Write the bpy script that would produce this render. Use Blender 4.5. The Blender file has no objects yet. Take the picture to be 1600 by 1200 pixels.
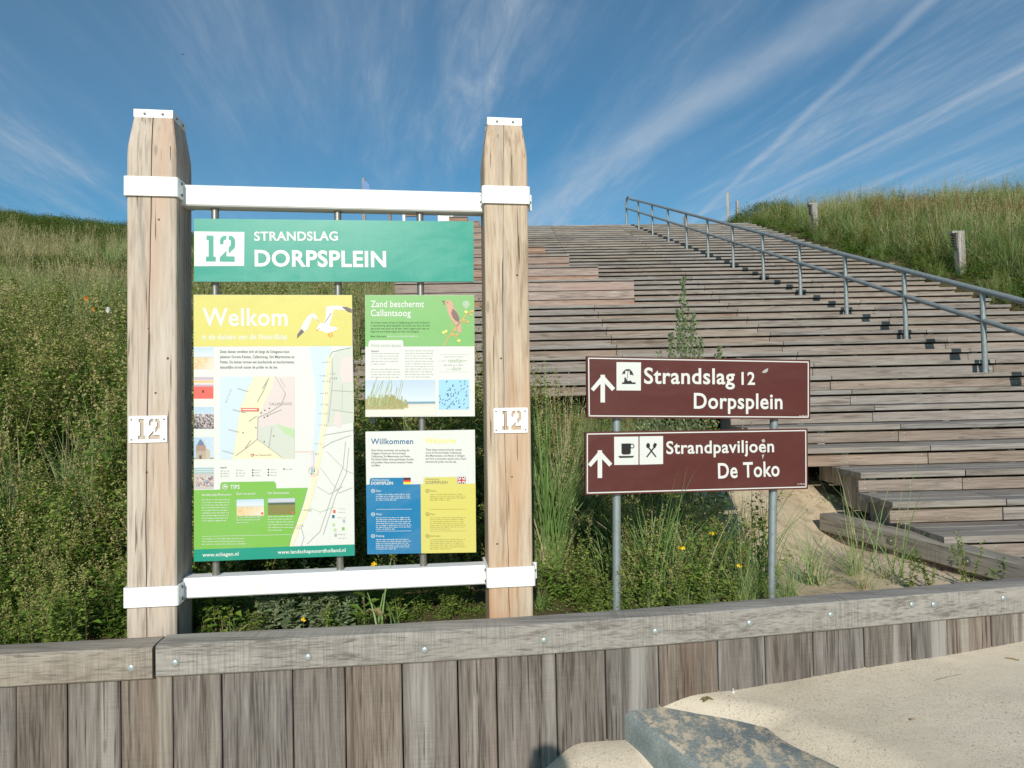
import bpy, math, random
import numpy as np
from mathutils import Vector, Matrix, noise

# ------------------------------------------------------------------ camera, world, sun
sc = bpy.context.scene
FPX, PITCH, ROLL = 1058.0, math.atan(24/1058.0), 0.022
CAM = Vector((0, 0, 1.6))
_F = Vector((0, math.cos(PITCH), math.sin(PITCH)))
_U0 = Vector((0, -math.sin(PITCH), math.cos(PITCH)))
_R0 = Vector((1, 0, 0))
_R = _R0*math.cos(ROLL) - _U0*math.sin(ROLL)
_U = _U0*math.cos(ROLL) + _R0*math.sin(ROLL)
cam = bpy.data.cameras.new('camera'); camo = bpy.data.objects.new('camera', cam)
sc.collection.objects.link(camo); sc.camera = camo
cam.sensor_width = 36; cam.lens = 36*FPX/1600; cam.clip_start = 0.02; cam.clip_end = 2000
camo.matrix_world = Matrix(((_R.x, _U.x, -_F.x, 0), (_R.y, _U.y, -_F.y, 0), (_R.z, _U.z, -_F.z, 1.6), (0, 0, 0, 1)))

def ray(px, py):
    return _F + _R*((px-800)/FPX) + _U*((600-py)/FPX)
def at_y(px, py, Y):
    d = ray(px, py); return CAM + d*(Y/d.y)
def at_z(px, py, z):
    d = ray(px, py); return CAM + d*((z-1.6)/d.z)

SUN_EL, SUN_AZ = math.radians(27.0), math.radians(2.1)     # the light travels towards +Y, a touch to +X
sl = bpy.data.lights.new('sun', 'SUN'); sl.energy = 4.25; sl.angle = math.radians(0.53); sl.color = (1.0, 0.94, 0.84)
so = bpy.data.objects.new('sun', sl); sc.collection.objects.link(so)
sdir = Vector((math.sin(SUN_AZ)*math.cos(SUN_EL), math.cos(SUN_AZ)*math.cos(SUN_EL), -math.sin(SUN_EL)))
so.rotation_euler = sdir.to_track_quat('-Z', 'Y').to_euler()

world = bpy.data.worlds.new('World'); sc.world = world; world.use_nodes = True
wn, wl = world.node_tree.nodes, world.node_tree.links
wn.clear()
def N(nodes, t, **kw):
    n = nodes.new(t)
    for k, v in kw.items(): setattr(n, k, v)
    return n
sky = N(wn, 'ShaderNodeTexSky', sky_type='NISHITA'); sky.sun_disc = False
sky.sun_elevation = SUN_EL; sky.sun_rotation = math.pi + SUN_AZ
sky.air_density = 1.0; sky.dust_density = 0.35; sky.ozone_density = 2.2
tc = N(wn, 'ShaderNodeTexCoord'); sep = N(wn, 'ShaderNodeSeparateXYZ'); wl.new(tc.outputs['Generated'], sep.inputs[0])
def wm(op, a, b=None, c=None, clamp=False):
    n = N(wn, 'ShaderNodeMath', operation=op, use_clamp=clamp)
    for i, v in enumerate((a, b, c)):
        if v is None: continue
        if isinstance(v, (int, float)): n.inputs[i].default_value = v
        else: wl.new(v, n.inputs[i])
    return n.outputs[0]
zz = wm('MAXIMUM', sep.outputs['Z'], 0.03)
pxo = wm('DIVIDE', sep.outputs['X'], zz); pyo = wm('DIVIDE', sep.outputs['Y'], zz)
az = math.radians(-10.5)
uo = wm('ADD', wm('MULTIPLY', pxo, math.sin(az)), wm('MULTIPLY', pyo, math.cos(az)))
vo = wm('SUBTRACT', wm('MULTIPLY', pxo, math.cos(az)), wm('MULTIPLY', pyo, math.sin(az)))
def wnoise(su, sv, off, detail=6, rough=0.55, dist=0.0):
    cb = N(wn, 'ShaderNodeCombineXYZ')
    wl.new(wm('MULTIPLY', uo, su), cb.inputs[0]); wl.new(wm('MULTIPLY', vo, sv), cb.inputs[1]); cb.inputs[2].default_value = off
    t = N(wn, 'ShaderNodeTexNoise'); t.inputs['Scale'].default_value = 1; t.inputs['Detail'].default_value = detail
    t.inputs['Roughness'].default_value = rough; t.inputs['Distortion'].default_value = dist
    wl.new(cb.outputs[0], t.inputs['Vector']); return t.outputs['Fac']
def wramp(x, a, b):
    n = N(wn, 'ShaderNodeMapRange', interpolation_type='SMOOTHSTEP')
    n.inputs['From Min'].default_value = a; n.inputs['From Max'].default_value = b
    wl.new(x, n.inputs['Value']); return n.outputs[0]
streak = wramp(wnoise(0.42, 2.6, 3.1, 10, 0.66, 0.30), 0.38, 0.86)
patch = wramp(wnoise(0.30, 0.55, 7.7, 4, 0.5, 0.3), 0.33, 0.66)
fine = wramp(wnoise(2.2, 11, 1.3, 9, 0.68, 0.8), 0.30, 0.80)
cl = wm('MULTIPLY', wm('MULTIPLY', streak, wm('ADD', wm('MULTIPLY', patch, 0.9), 0.16)), wm('ADD', wm('MULTIPLY', fine, 0.85), 0.35))
veil = wm('MULTIPLY', wramp(wnoise(0.25, 0.5, 12.0, 3, 0.5, 0.2), 0.25, 0.75), 0.15)
cl = wm('ADD', cl, veil)
wob = wm('MULTIPLY', wm('SUBTRACT', wnoise(1.1, 0.4, 5.5, 4, 0.6), 0.5), 0.10)
brk = wramp(wnoise(1.5, 2.5, 21.0, 5, 0.6), 0.30, 0.62)
def trail(p1, p2, width, strength):
    q = []
    for p in (p1, p2):
        d = ray(*p).normalized(); q.append((d.x/d.z, d.y/d.z))
    (x1, y1), (x2, y2) = q; L = math.hypot(x2-x1, y2-y1); nx, ny = (y2-y1)/L, -(x2-x1)/L; c = nx*x1+ny*y1
    dist = wm('ABSOLUTE', wm('ADD', wm('SUBTRACT', wm('ADD', wm('MULTIPLY', pxo, nx), wm('MULTIPLY', pyo, ny)), c), wob))
    g = wm('SUBTRACT', 1.0, wramp(dist, 0.0, width))
    return wm('MULTIPLY', wm('MULTIPLY', g, wm('ADD', wm('MULTIPLY', brk, 0.6), 0.4)), strength)
for t in (((1100, 330), (1450, 0), 0.036, 0.30), ((1190, 310), (1600, 105), 0.045, 0.22), ((860, 320), (1110, 150), 0.16, 0.30), ((1110, 150), (1400, 0), 0.20, 0.14)):
    cl = wm('ADD', cl, trail(*t))
hz = wramp(sep.outputs['Z'], 0.02, 0.12)
cl = wm('MULTIPLY', wm('MINIMUM', wm('MULTIPLY', cl, 0.80), 0.80), hz)
bg1 = N(wn, 'ShaderNodeBackground'); bg1.inputs['Strength'].default_value = 0.092; skt = N(wn, 'ShaderNodeMix', data_type='RGBA', blend_type='MULTIPLY'); skt.inputs[0].default_value = 1.0
wl.new(sky.outputs[0], skt.inputs[6]); skt.inputs[7].default_value = (0.46, 0.95, 1.07, 1); wl.new(skt.outputs[2], bg1.inputs['Color'])
bg2 = N(wn, 'ShaderNodeBackground'); bg2.inputs['Color'].default_value = (0.78, 0.86, 0.95, 1); bg2.inputs['Strength'].default_value = 0.74
mx = N(wn, 'ShaderNodeMixShader'); wl.new(cl, mx.inputs[0]); wl.new(bg1.outputs[0], mx.inputs[1]); wl.new(bg2.outputs[0], mx.inputs[2])
wo = N(wn, 'ShaderNodeOutputWorld'); wl.new(mx.outputs[0], wo.inputs[0])
sc.view_settings.view_transform = 'Standard'; sc.view_settings.look = 'None'
sc.view_settings.exposure = 0.0; sc.view_settings.gamma = 1.0; sc.view_settings.use_curve_mapping = False
sc.render.engine = 'CYCLES'
sc.cycles.max_bounces = 6; sc.cycles.transparent_max_bounces = 4

# ------------------------------------------------------------------ helpers
rnd = random.Random(7)
def srgb(r, g, b, k=1.0):
    f = lambda c: ((c/255)/12.92 if c/255 <= 0.04045 else ((c/255+0.055)/1.055)**2.4)*k
    return (f(r), f(g), f(b), 1)
def sstep(a, b, x):
    t = min(1, max(0, (x-a)/(b-a))); return t*t*(3-2*t)
def tag(o, label=None, cat=None, group=None, kind=None):
    if label: o['label'] = label
    if cat: o['category'] = cat
    if group: o['group'] = group
    if kind: o['kind'] = kind
    return o
def empty(name, mat=None, loc=(0, 0, 0), rz=0):
    o = bpy.data.objects.new(name, None); sc.collection.objects.link(o); o.empty_display_size = 0.1
    if mat is not None: o.matrix_world = mat
    else: o.location = loc; o.rotation_euler = (0, 0, rz)
    return o
def link(name, me, parent=None, loc=None, rot=None):
    o = bpy.data.objects.new(name, me); sc.collection.objects.link(o)
    if parent: o.parent = parent
    if loc is not None: o.location = loc
    if rot is not None: o.rotation_euler = rot
    return o
def copy_tree(o, parent=None):
    c = o.copy(); sc.collection.objects.link(c); c.parent = parent
    for ch in list(o.children): copy_tree(ch, c)
    return c

class MB:
    def __init__(s): s.v = []; s.f = []; s.m = []; s.sm = []
    def add(s, vs, fs, mi=0, smooth=False):
        b = len(s.v); s.v += [tuple(p) for p in vs]
        for f in fs: s.f.append(tuple(b+i for i in f)); s.m.append(mi); s.sm.append(smooth)
        return s
    def box(s, x0, x1, y0, y1, z0, z1, mi=0):
        vs = [(x, y, z) for z in (z0, z1) for y in (y0, y1) for x in (x0, x1)]
        return s.add(vs, [(0, 2, 3, 1), (4, 5, 7, 6), (0, 1, 5, 4), (2, 6, 7, 3), (0, 4, 6, 2), (1, 3, 7, 5)], mi)
    def obox(s, M, x0, x1, y0, y1, z0, z1, mi=0):
        vs = [M @ Vector((x, y, z)) for z in (z0, z1) for y in (y0, y1) for x in (x0, x1)]
        return s.add(vs, [(0, 2, 3, 1), (4, 5, 7, 6), (0, 1, 5, 4), (2, 6, 7, 3), (0, 4, 6, 2), (1, 3, 7, 5)], mi)
    def prism(s, axis, prof, a0, a1, mi=0):
        """closed profile (2-D, counter-clockwise seen from +axis) swept a0..a1 along axis"""
        n = len(prof)
        def P(p, a):
            if axis == 'x': return (a, p[0], p[1])
            if axis == 'y': return (p[1], a, p[0])
            return (p[0], p[1], a)
        vs = [P(p, a0) for p in prof]+[P(p, a1) for p in prof]
        fs = [(i, (i+1) % n, n+(i+1) % n, n+i) for i in range(n)]+[tuple(range(n))[::-1], tuple(range(n, 2*n))]
        return s.add(vs, fs, mi)
    def cbox(s, axis, u0, u1, w0, w1, a0, a1, c=0.004, mi=0):
        return s.prism(axis, [(u0+c, w0), (u1-c, w0), (u1, w0+c), (u1, w1-c), (u1-c, w1), (u0+c, w1), (u0, w1-c), (u0, w0+c)], a0, a1, mi)
    def tube(s, pts, r, n=10, mi=0, cap=True, r2=None):
        pts = [Vector(p) for p in pts]; rings = []; m = len(pts)
        up = None
        for i, p in enumerate(pts):
            t = (pts[min(i+1, m-1)]-pts[max(i-1, 0)]).normalized()
            if up is None: up = t.orthogonal().normalized()
            up = (up-t*up.dot(t)).normalized(); w = t.cross(up)
            rr = r if r2 is None else r+(r2-r)*i/(m-1)
            rings.append([p+up*(rr*math.cos(2*math.pi*k/n))+w*(rr*math.sin(2*math.pi*k/n)) for k in range(n)])
        vs = [q for g in rings for q in g]
        fs = [(i*n+k, i*n+(k+1) % n, (i+1)*n+(k+1) % n, (i+1)*n+k) for i in range(m-1) for k in range(n)]
        s.add(vs, fs, mi, True)
        if cap: s.add(rings[0], [tuple(range(n))[::-1]], mi); s.add(rings[-1], [tuple(range(n))], mi)
        return s
    def dome(s, c, nrm, r, h, n=10, mi=0):
        c = Vector(c); nrm = Vector(nrm).normalized(); u = nrm.orthogonal().normalized(); w = nrm.cross(u)
        vs = []
        for (rr, hh) in ((1, 0), (0.95, 0.35), (0.6, 0.85)):
            vs += [c+nrm*(h*hh)+(u*math.cos(2*math.pi*k/n)+w*math.sin(2*math.pi*k/n))*r*rr for k in range(n)]
        vs.append(c+nrm*h)
        fs = [(i*n+k, i*n+(k+1) % n, (i+1)*n+(k+1) % n, (i+1)*n+k) for i in range(2) for k in range(n)]
        fs += [(2*n+k, 2*n+(k+1) % n, 3*n) for k in range(n)]
        return s.add(vs, fs, mi, True)
    def mesh(s, name, mats):
        me = bpy.data.meshes.new(name); me.from_pydata(s.v, [], s.f)
        for m in (mats if isinstance(mats, (list, tuple)) else [mats]): me.materials.append(m)
        me.polygons.foreach_set('material_index', s.m); me.polygons.foreach_set('use_smooth', s.sm)
        me.update(); return me
    def build(s, name, mats, parent=None, loc=None, rot=None):
        return link(name, s.mesh(name, mats), parent, loc, rot)

# ------------------------------------------------------------------ materials
def newmat(name, rough=0.6, color=(0.5, 0.5, 0.5, 1), metal=0.0, spec=0.5):
    m = bpy.data.materials.new(name); m.use_nodes = True; nt = m.node_tree; b = nt.nodes['Principled BSDF']
    b.inputs['Base Color'].default_value = color; b.inputs['Roughness'].default_value = rough
    b.inputs['Metallic'].default_value = metal; b.inputs['Specular IOR Level'].default_value = spec
    return m, nt, b
def flatmat(name, color, rough=0.4, metal=0.0, spec=0.5): return newmat(name, rough, color, metal, spec)[0]
class G:
    """tiny node-graph helper"""
    def __init__(s, nt): s.nt = nt; s.n = nt.nodes; s.l = nt.links
    def m(s, op, a, b=None, clamp=False):
        n = N(s.n, 'ShaderNodeMath', operation=op, use_clamp=clamp)
        for i, v in enumerate((a, b)):
            if v is None: continue
            if isinstance(v, (int, float)): n.inputs[i].default_value = v
            else: s.l.new(v, n.inputs[i])
        return n.outputs[0]
    def noise(s, vec, scale, detail=4, rough=0.55, dist=0.0):
        t = N(s.n, 'ShaderNodeTexNoise'); t.inputs['Scale'].default_value = scale; t.inputs['Detail'].default_value = detail
        t.inputs['Roughness'].default_value = rough; t.inputs['Distortion'].default_value = dist
        s.l.new(vec, t.inputs['Vector']); return t.outputs['Fac']
    def map(s, vec, scale, loc=None):
        n = N(s.n, 'ShaderNodeMapping'); n.inputs['Scale'].default_value = scale; s.l.new(vec, n.inputs['Vector'])
        if loc is not None: s.l.new(loc, n.inputs['Location'])
        return n.outputs[0]
    def rng(s, x, a, b, c=0.0, d=1.0, smooth=True):
        n = N(s.n, 'ShaderNodeMapRange', interpolation_type='SMOOTHSTEP' if smooth else 'LINEAR')
        for k, v in (('From Min', a), ('From Max', b), ('To Min', c), ('To Max', d)): n.inputs[k].default_value = v
        s.l.new(x, n.inputs['Value']); return n.outputs[0]
    def mix(s, fac, a, b, mode='MIX'):
        n = N(s.n, 'ShaderNodeMix', data_type='RGBA', blend_type=mode)
        for i, v in ((0, fac), (6, a), (7, b)):
            if isinstance(v, (int, float)): n.inputs[i].default_value = v
            elif isinstance(v, tuple): n.inputs[i].default_value = v
            else: s.l.new(v, n.inputs[i])
        return n.outputs[2]
    def bump(s, h, strength, dist, bsdf):
        n = N(s.n, 'ShaderNodeBump'); n.inputs['Strength'].default_value = strength; n.inputs['Distance'].default_value = dist
        s.l.new(h, n.inputs['Height']); s.l.new(n.outputs[0], bsdf.inputs['Normal'])
    def rand_loc(s, k=37.0):
        oi = N(s.n, 'ShaderNodeObjectInfo'); cb = N(s.n, 'ShaderNodeCombineXYZ')
        for i, q in enumerate((1.0, 0.37, 0.71)): s.l.new(s.m('MULTIPLY', oi.outputs['Random'], k*q), cb.inputs[i])
        return cb.outputs[0], oi.outputs['Random']

def wood(name, c_dark, c_mid, c_light, along='x', warm=None, warm_amt=0.4, streak=0.0, streak_col=None, checks=0.5, rough=0.8, bump=0.5, var=0.25, brown=0.0, fine=1.0, saw=0.0):
    m, nt, b = newmat(name, rough, spec=0.25); g = G(nt)
    tcn = N(nt.nodes, 'ShaderNodeTexCoord'); off, rn = g.rand_loc()
    def sc_(al, ac):
        return {'x': (al, ac, ac), 'y': (ac, al, ac), 'z': (ac, ac, al)}[along]
    obj = tcn.outputs['Object']
    v1 = g.map(obj, sc_(1.3, 20), off); v2 = g.map(obj, sc_(5.0, 130*fine), off); v3 = g.map(obj, sc_(0.6, 5), off); v4 = g.map(obj, sc_(2.2, 70), off)
    n1 = g.noise(v1, 1, 5, 0.6, 0.6); n2 = g.noise(v2, 1, 4, 0.6, 0.2); n3 = g.noise(v3, 1, 3, 0.5, 0.3); n4 = g.noise(v4, 1, 2, 0.5, 0.1)
    t = g.m('ADD', g.m('MULTIPLY', n1, 0.48), g.m('MULTIPLY', n2, 0.52))
    col = g.mix(g.rng(t, 0.36, 0.52), c_dark, c_mid); col = g.mix(g.rng(t, 0.48, 0.68), col, c_light)
    if warm: col = g.mix(g.m('MULTIPLY', g.rng(n3, 0.45, 0.72), warm_amt), col, warm)
    if streak:
        v5 = g.map(obj, sc_(0.35, 11), off); n5 = g.noise(v5, 1, 3, 0.55, 0.4)
        col = g.mix(g.m('MULTIPLY', g.rng(n5, 0.55, 0.70), streak), col, streak_col)
        v6 = g.map(obj, sc_(0.5, 14), off); n6 = g.noise(g.map(v6, (1, 1, 1)), 1.3, 3, 0.55, 0.2)
        col = g.mix(g.m('MULTIPLY', g.rng(n6, 0.60, 0.74), brown), col, c_dark)
    if saw:
        ns = g.noise(g.map(obj, sc_(150, 5), off), 1, 2, 0.5); nm = g.noise(g.map(obj, sc_(3, 6), off), 1, 3, 0.5)
        col = g.mix(g.m('MULTIPLY', g.m('MULTIPLY', g.rng(ns, 0.40, 0.65), g.rng(nm, 0.40, 0.6)), saw), col, c_dark)
    kn = N(nt.nodes, 'ShaderNodeTexVoronoi'); kn.inputs['Scale'].default_value = 1.0; nt.links.new(g.map(obj, sc_(2.4, 9), off), kn.inputs['Vector'])
    col = g.mix(g.m('MULTIPLY', g.rng(kn.outputs['Distance'], 0.04, 0.10, 1, 0), 0.6*checks), col, tuple(c*0.6 for c in c_dark[:3])+(1,))
    val = g.rng(rn, 0, 1, 1-var, 1+var, False)
    hsv = N(nt.nodes, 'ShaderNodeHueSaturation'); nt.links.new(val, hsv.inputs['Value']); nt.links.new(col, hsv.inputs['Color'])
    r2 = g.m('FRACT', g.m('MULTIPLY', rn, 7.31)); nt.links.new(g.rng(r2, 0, 1, 0.55, 1.12, False), hsv.inputs['Saturation'])
    col = hsv.outputs[0]
    chk = g.rng(n4, 0.655, 0.70)
    col = g.mix(g.m('MULTIPLY', chk, checks), col, tuple(c*0.35 for c in c_dark[:3])+(1,))
    nt.links.new(col, b.inputs['Base Color'])
    h = g.m('SUBTRACT', t, g.m('MULTIPLY', chk, 0.5*checks)); g.bump(h, bump, 0.004, b)
    return m
M = {}
M['wall_wood'] = wood('weathered_plank', srgb(72, 62, 55), srgb(111, 101, 92), srgb(138, 128, 118), 'z', srgb(118, 96, 82), 0.35, 0.6, srgb(170, 164, 153), 0.7, 0.85, 0.8, 0.09, 0.7, saw=0.15)
M['cap_wood'] = wood('weathered_cap_timber', srgb(108, 101, 93), srgb(148, 141, 131), srgb(166, 158, 148), 'x', srgb(148, 136, 124), 0.3, 0.0, None, 0.45, 0.85, 0.5, 0.03, saw=0.45)
M['stair_wood'] = wood('weathered_stair_board', srgb(98, 86, 78), srgb(136, 123, 112), srgb(160, 147, 136), 'x', srgb(140, 112, 94), 0.45, 0.0, None, 0.7, 0.8, 0.5, 0.11)
M['tread_wood'] = wood('weathered_tread_board', srgb(100, 93, 86), srgb(137, 129, 120), srgb(158, 151, 142), 'x', srgb(128, 110, 98), 0.3, 0.0, None, 0.7, 0.85, 0.5, 0.11)
M['seat_wood'] = wood('reddish_seat_board', srgb(112, 84, 70), srgb(150, 122, 105), srgb(170, 147, 129), 'x', srgb(156, 106, 78), 0.7, 0.0, None, 0.6, 0.75, 0.4, 0.13)
M['oak'] = wood('pale_oak', srgb(148, 126, 102), srgb(186, 165, 140), srgb(201, 183, 159), 'z', srgb(188, 142, 98), 0.85, 0.5, srgb(160, 155, 145), 0.9, 0.75, 0.4, 0.03, 0.2, 0.6)
M['grey_post'] = wood('grey_post_wood', srgb(120, 112, 103), srgb(158, 151, 142), srgb(186, 180, 172), 'z', srgb(150, 128, 108), 0.3, 0.0, None, 0.8, 0.85, 0.5, 0.1)
mt_, nt, b = newmat('white_powder_coat', 0.42); g = G(nt); tcn = N(nt.nodes, 'ShaderNodeTexCoord'); o_ = tcn.outputs['Object']
w1 = g.noise(g.map(o_, (9, 9, 2.5)), 1, 6, 0.65, 0.6); w2 = g.noise(o_, 55, 4, 0.7)
nt.links.new(g.mix(g.m('MULTIPLY', g.m('ADD', g.rng(w1, 0.48, 0.72), g.m('MULTIPLY', g.rng(w2, 0.60, 0.72), 0.7)), 0.30), srgb(230, 231, 229), srgb(176, 172, 158)), b.inputs['Base Color'])
nt.links.new(g.rng(w1, 0.3, 0.7, 0.36, 0.55), b.inputs['Roughness']); M['white'] = mt_
def steel(name, c, rough, metal):
    m, nt, b = newmat(name, rough, c, metal); g = G(nt)
    tcn = N(nt.nodes, 'ShaderNodeTexCoord'); n1 = g.noise(tcn.outputs['Object'], 30, 4, 0.6)
    nt.links.new(g.mix(g.rng(n1, 0.35, 0.7), c, tuple(x*0.75 for x in c[:3])+(1,)), b.inputs['Base Color'])
    nt.links.new(g.rng(n1, 0.3, 0.7, rough-0.08, rough+0.12), b.inputs['Roughness']); return m
M['steel'] = steel('brushed_steel', srgb(150, 146, 138), 0.42, 0.75)
M['galv'] = steel('galvanised_steel', srgb(150, 160, 160), 0.5, 0.45)
M['rail'] = steel('grey_painted_rail', srgb(142, 150, 150), 0.45, 0.2)
M['bolt'] = steel('bolt_steel', srgb(178, 186, 184), 0.4, 0.5)
M['black'] = flatmat('black_print', srgb(20, 22, 22), 0.5)
# ------------------------------------------------------------------ wall path and ground heights
WP = [(-9.0, 2.25), (-4.0, 2.68), (-2.6, 2.83), (-1.57, 2.93), (-0.7, 3.0), (0.18, 3.09), (1.24, 3.27), (2.68, 3.53), (3.7, 3.73), (5.5, 4.10), (12.0, 5.4)]   # back edge of the cap
def ywall(x):
    for (x0, y0), (x1, y1) in zip(WP, WP[1:]):
        if x <= x1 or x1 == WP[-1][0]: return y0+(y1-y0)*(x-x0)/(x1-x0)
def ywall_s(x): return sum(ywall(x+d) for d in (-.45, -.3, -.15, 0, .15, .3, .45))/7
NR, TR, RZ, Z0, Y0 = 42, 0.3975, 0.15, 0.57, 4.155
def skew(x): return 0.035*(x-3.9)
def dk(k): return Y0+TR*k
def zstair(y): return Z0+max(0.0, min(41.0, (y-Y0)/TR+1))*RZ
def left_of(L): return 2.72 if L <= 0 else 2.56 if L == 1 else 2.48 if L <= 3 else 1.95 if L <= 6 else 1.25 if L == 7 else -1.75
XR = 7.27
def nz(x, y, s, k=0.0): return noise.noise(Vector((x*s, y*s, k)))
def ground(x, y):
    """height of the dune"""
    t = (y-3.6)/20.4
    zr = 6.62+0.15*max(0, -x-4.0); zr = min(zr, 10.5)
    g = t if t < 0.9 else 0.9+0.1*math.tanh((t-0.9)/0.1*0.9)
    g = max(-0.02, g)
    zl = 0.56+(zr-0.56)*g + 0.16*sstep(4.5, 8, y)*nz(x, y, 0.35) + 0.07*nz(x, y, 1.3)*sstep(3.6, 5, y)
    if y > 30: zl -= min(5, (y-30)*0.04)
    zs = zstair(y)-0.30
    if y < 7.3: zs = min(zs, 0.56+max(0, y-3.9)*0.25)-0.17*sstep(1.75, 2.3, x)*sstep(4.2, 4.9, y)
    zs += 0.15*math.exp(-((x-1.40)**2/0.30+(y-5.15)**2/0.5))+0.02*nz(x, y, 2.0)+0.018*nz(x, y, 6.0)
    zs = min(zs, 6.45); zs = max(zs, 0.52)
    off = 0.62 if y < 11 else max(0.05, 0.62-(y-11)*0.065)
    zr2 = zstair(y)-0.05+off*sstep(7.2, 9.2, x)+0.12*nz(x, y, 0.6)*sstep(7.4, 9, x)
    zr2 += 1.75*math.exp(-((x-9.6)**2/3.2+(y-26)**2/9.0)) + 0.75*math.exp(-((x-12.5)**2/6+(y-25)**2/10))
    if x > 9: zr2 += min(0.6, (x-9)*0.05)
    if y > 30: zr2 -= min(4, (y-30)*0.05)
    a = sstep(-2.3, -1.7, x); b = sstep(7.15, 7.5, x)
    z = zl*(1-a)+zs*a; z = z*(1-b)+zr2*b
    if x > 9 and y < 5: z = z*0.5+0.5*z
    return z

# sand materials
def sandmat(name, base, dark, litter, speck):
    m, nt, b = newmat(name, 0.9, spec=0.15); g = G(nt)
    tcn = N(nt.nodes, 'ShaderNodeTexCoord'); o = tcn.outputs['Object']
    big = g.noise(o, 1.3, 5, 0.6); mid = g.noise(o, 9, 5, 0.6); fn = g.noise(o, 160, 4, 0.7)
    col = g.mix(g.rng(big, 0.35, 0.7), base, dark)
    col = g.mix(g.m('MULTIPLY', g.rng(mid, 0.45, 0.75), litter), col, srgb(120, 104, 82))
    sp = g.noise(g.map(o, (105, 70, 105)), 1, 3, 0.75, 0.4); sp2 = g.noise(g.map(o, (210, 240, 200)), 1, 2, 0.6)
    msk = g.rng(g.noise(o, 2.1, 4, 0.6, 0.5), 0.30, 0.52)
    f = g.m('MULTIPLY', g.m('MAXIMUM', g.rng(sp, 0.58, 0.66), g.m('MULTIPLY', g.rng(sp2, 0.56, 0.64), 0.8)), msk)
    col = g.mix(g.m('MULTIPLY', f, speck), col, srgb(96, 84, 72))
    col = g.mix(g.m('MULTIPLY', g.rng(fn, 0.3, 0.7), 0.18), col, srgb(150, 132, 108))
    if name == 'dune_sand':       # dead leaves and moss cover the sand except on the bare bank by the steps
        vd = N(nt.nodes, 'ShaderNodeVectorMath', operation='DISTANCE'); nt.links.new(g.map(o, (1, 0.62, 0)), vd.inputs[0]); vd.inputs[1].default_value = (1.95, 2.75, 0)
        fz = g.rng(g.m('ADD', vd.outputs['Value'], g.m('MULTIPLY', g.m('SUBTRACT', mid, 0.5), 0.5)), 0.8, 1.15)
        lit = g.mix(g.rng(fn, 0.35, 0.65), (0.045, 0.045, 0.018, 1), (0.15, 0.12, 0.055, 1))
        col = g.mix(g.m('MULTIPLY', fz, g.rng(g.noise(o, 3.0, 5, 0.7), 0.30, 0.42, 0.55, 1.0)), col, lit)
    nt.links.new(col, b.inputs['Base Color'])
    h = g.m('ADD', g.m('MULTIPLY', mid, 0.6), g.m('ADD', g.m('MULTIPLY', fn, 0.12), g.m('MULTIPLY', sp, 0.12)))
    g.bump(h, 0.6 if name == 'dune_sand' else 0.35, 0.02, b); return m
M['sand'] = sandmat('path_sand', srgb(228, 215, 193), srgb(214, 201, 178), 0.06, 0.6)
M['dune'] = sandmat('dune_sand', srgb(214, 196, 168), srgb(188, 170, 140), 0.55, 0.5)

def axis_grid(lo, hi, fine_lo, fine_hi, step):
    out = []; x = fine_lo
    while x <= fine_hi: out.append(x); x += step
    s = step; x = fine_hi
    while x < hi: s *= 1.28; x += s; out.append(min(x, hi))
    s = step; x = fine_lo; L = []
    while x > lo: s *= 1.28; x -= s; L.append(max(x, lo))
    return L[::-1]+out
def sheet(name, xs, ys, fz, mat):
    nx, ny = len(xs), len(ys)
    v = [fz(x, y) for y in ys for x in xs]
    f = [(j*nx+i, j*nx+i+1, (j+1)*nx+i+1, (j+1)*nx+i) for j in range(ny-1) for i in range(nx-1)]
    me = bpy.data.meshes.new(name); me.from_pydata(v, [], f); me.materials.append(mat)
    me.polygons.foreach_set('use_smooth', [True]*len(f)); me.update()
    return tag(link(name, me), kind='structure')
def _bg(x, t):
    y = ywall_s(x)+t-0.05
    return (x, y, (0.3 if t == 0 else ground(x, y)+0.035*nz(x, y, 3.1)*sstep(0.1, 1.0, t)))
sheet('dune_terrain', axis_grid(-900, 900, -9, 13, 0.16), [0]+axis_grid(0.03, 900, 0.03, 9, 0.16), _bg, M['dune'])

# sandy path in front; the concrete step cuts through it
KE = [(0.480, 2.985), (0.672, 2.53), (1.60, 0.2), (2.6, -2.4)]      # left edge of the step
def kline(y):
    if y >= KE[0][1]: return KE[0][0]-0.1*(y-KE[0][1])
    for (x0, y0), (x1, y1) in zip(KE, KE[1:]):
        if y >= y1: return x0+(x1-x0)*(y-y0)/(y1-y0)
    return KE[-1][0]+(KE[-1][1]-y)*0.38
def path_z(x, y):
    d = x-kline(y)
    zr = 0.232+0.056*(x-0.6)+0.012*nz(x, y, 1.1, 4)+0.004*nz(x, y, 5, 2)
    edge = max(0, 1-(ywall(x)-0.13-y)/0.25)
    zr += 0.012*edge**2*(0.6+0.6*nz(x, 0, 1.3))
    lip = sstep(0.44-0.34*edge, 0.68-0.30*edge, d+0.06*nz(x, y, 2.7, 9))
    zr = (0.196)*(1-lip)+zr*lip
    zl = -0.05+0.12*sstep(0.05, 0.26, x+0.02*nz(x, y, 6))*math.exp(-(y-2.92)**2/0.10)+0.015*edge**2+0.02*nz(x, y, 1.3, 8)
    a = sstep(0.03, 0.06, d)
    z = zl*(1-a)+zr*a
    return z-max(0, -y-6)*0.004
def _fg(x, t):
    y = ywall_s(x)-0.03-t
    return (x, y, path_z(x, y))
sheet('sandy_path', axis_grid(-900, 900, -2.6, 4.2, 0.035), axis_grid(0.0, 900, 0.0, 2.2, 0.035), _fg, M['sand'])

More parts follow.
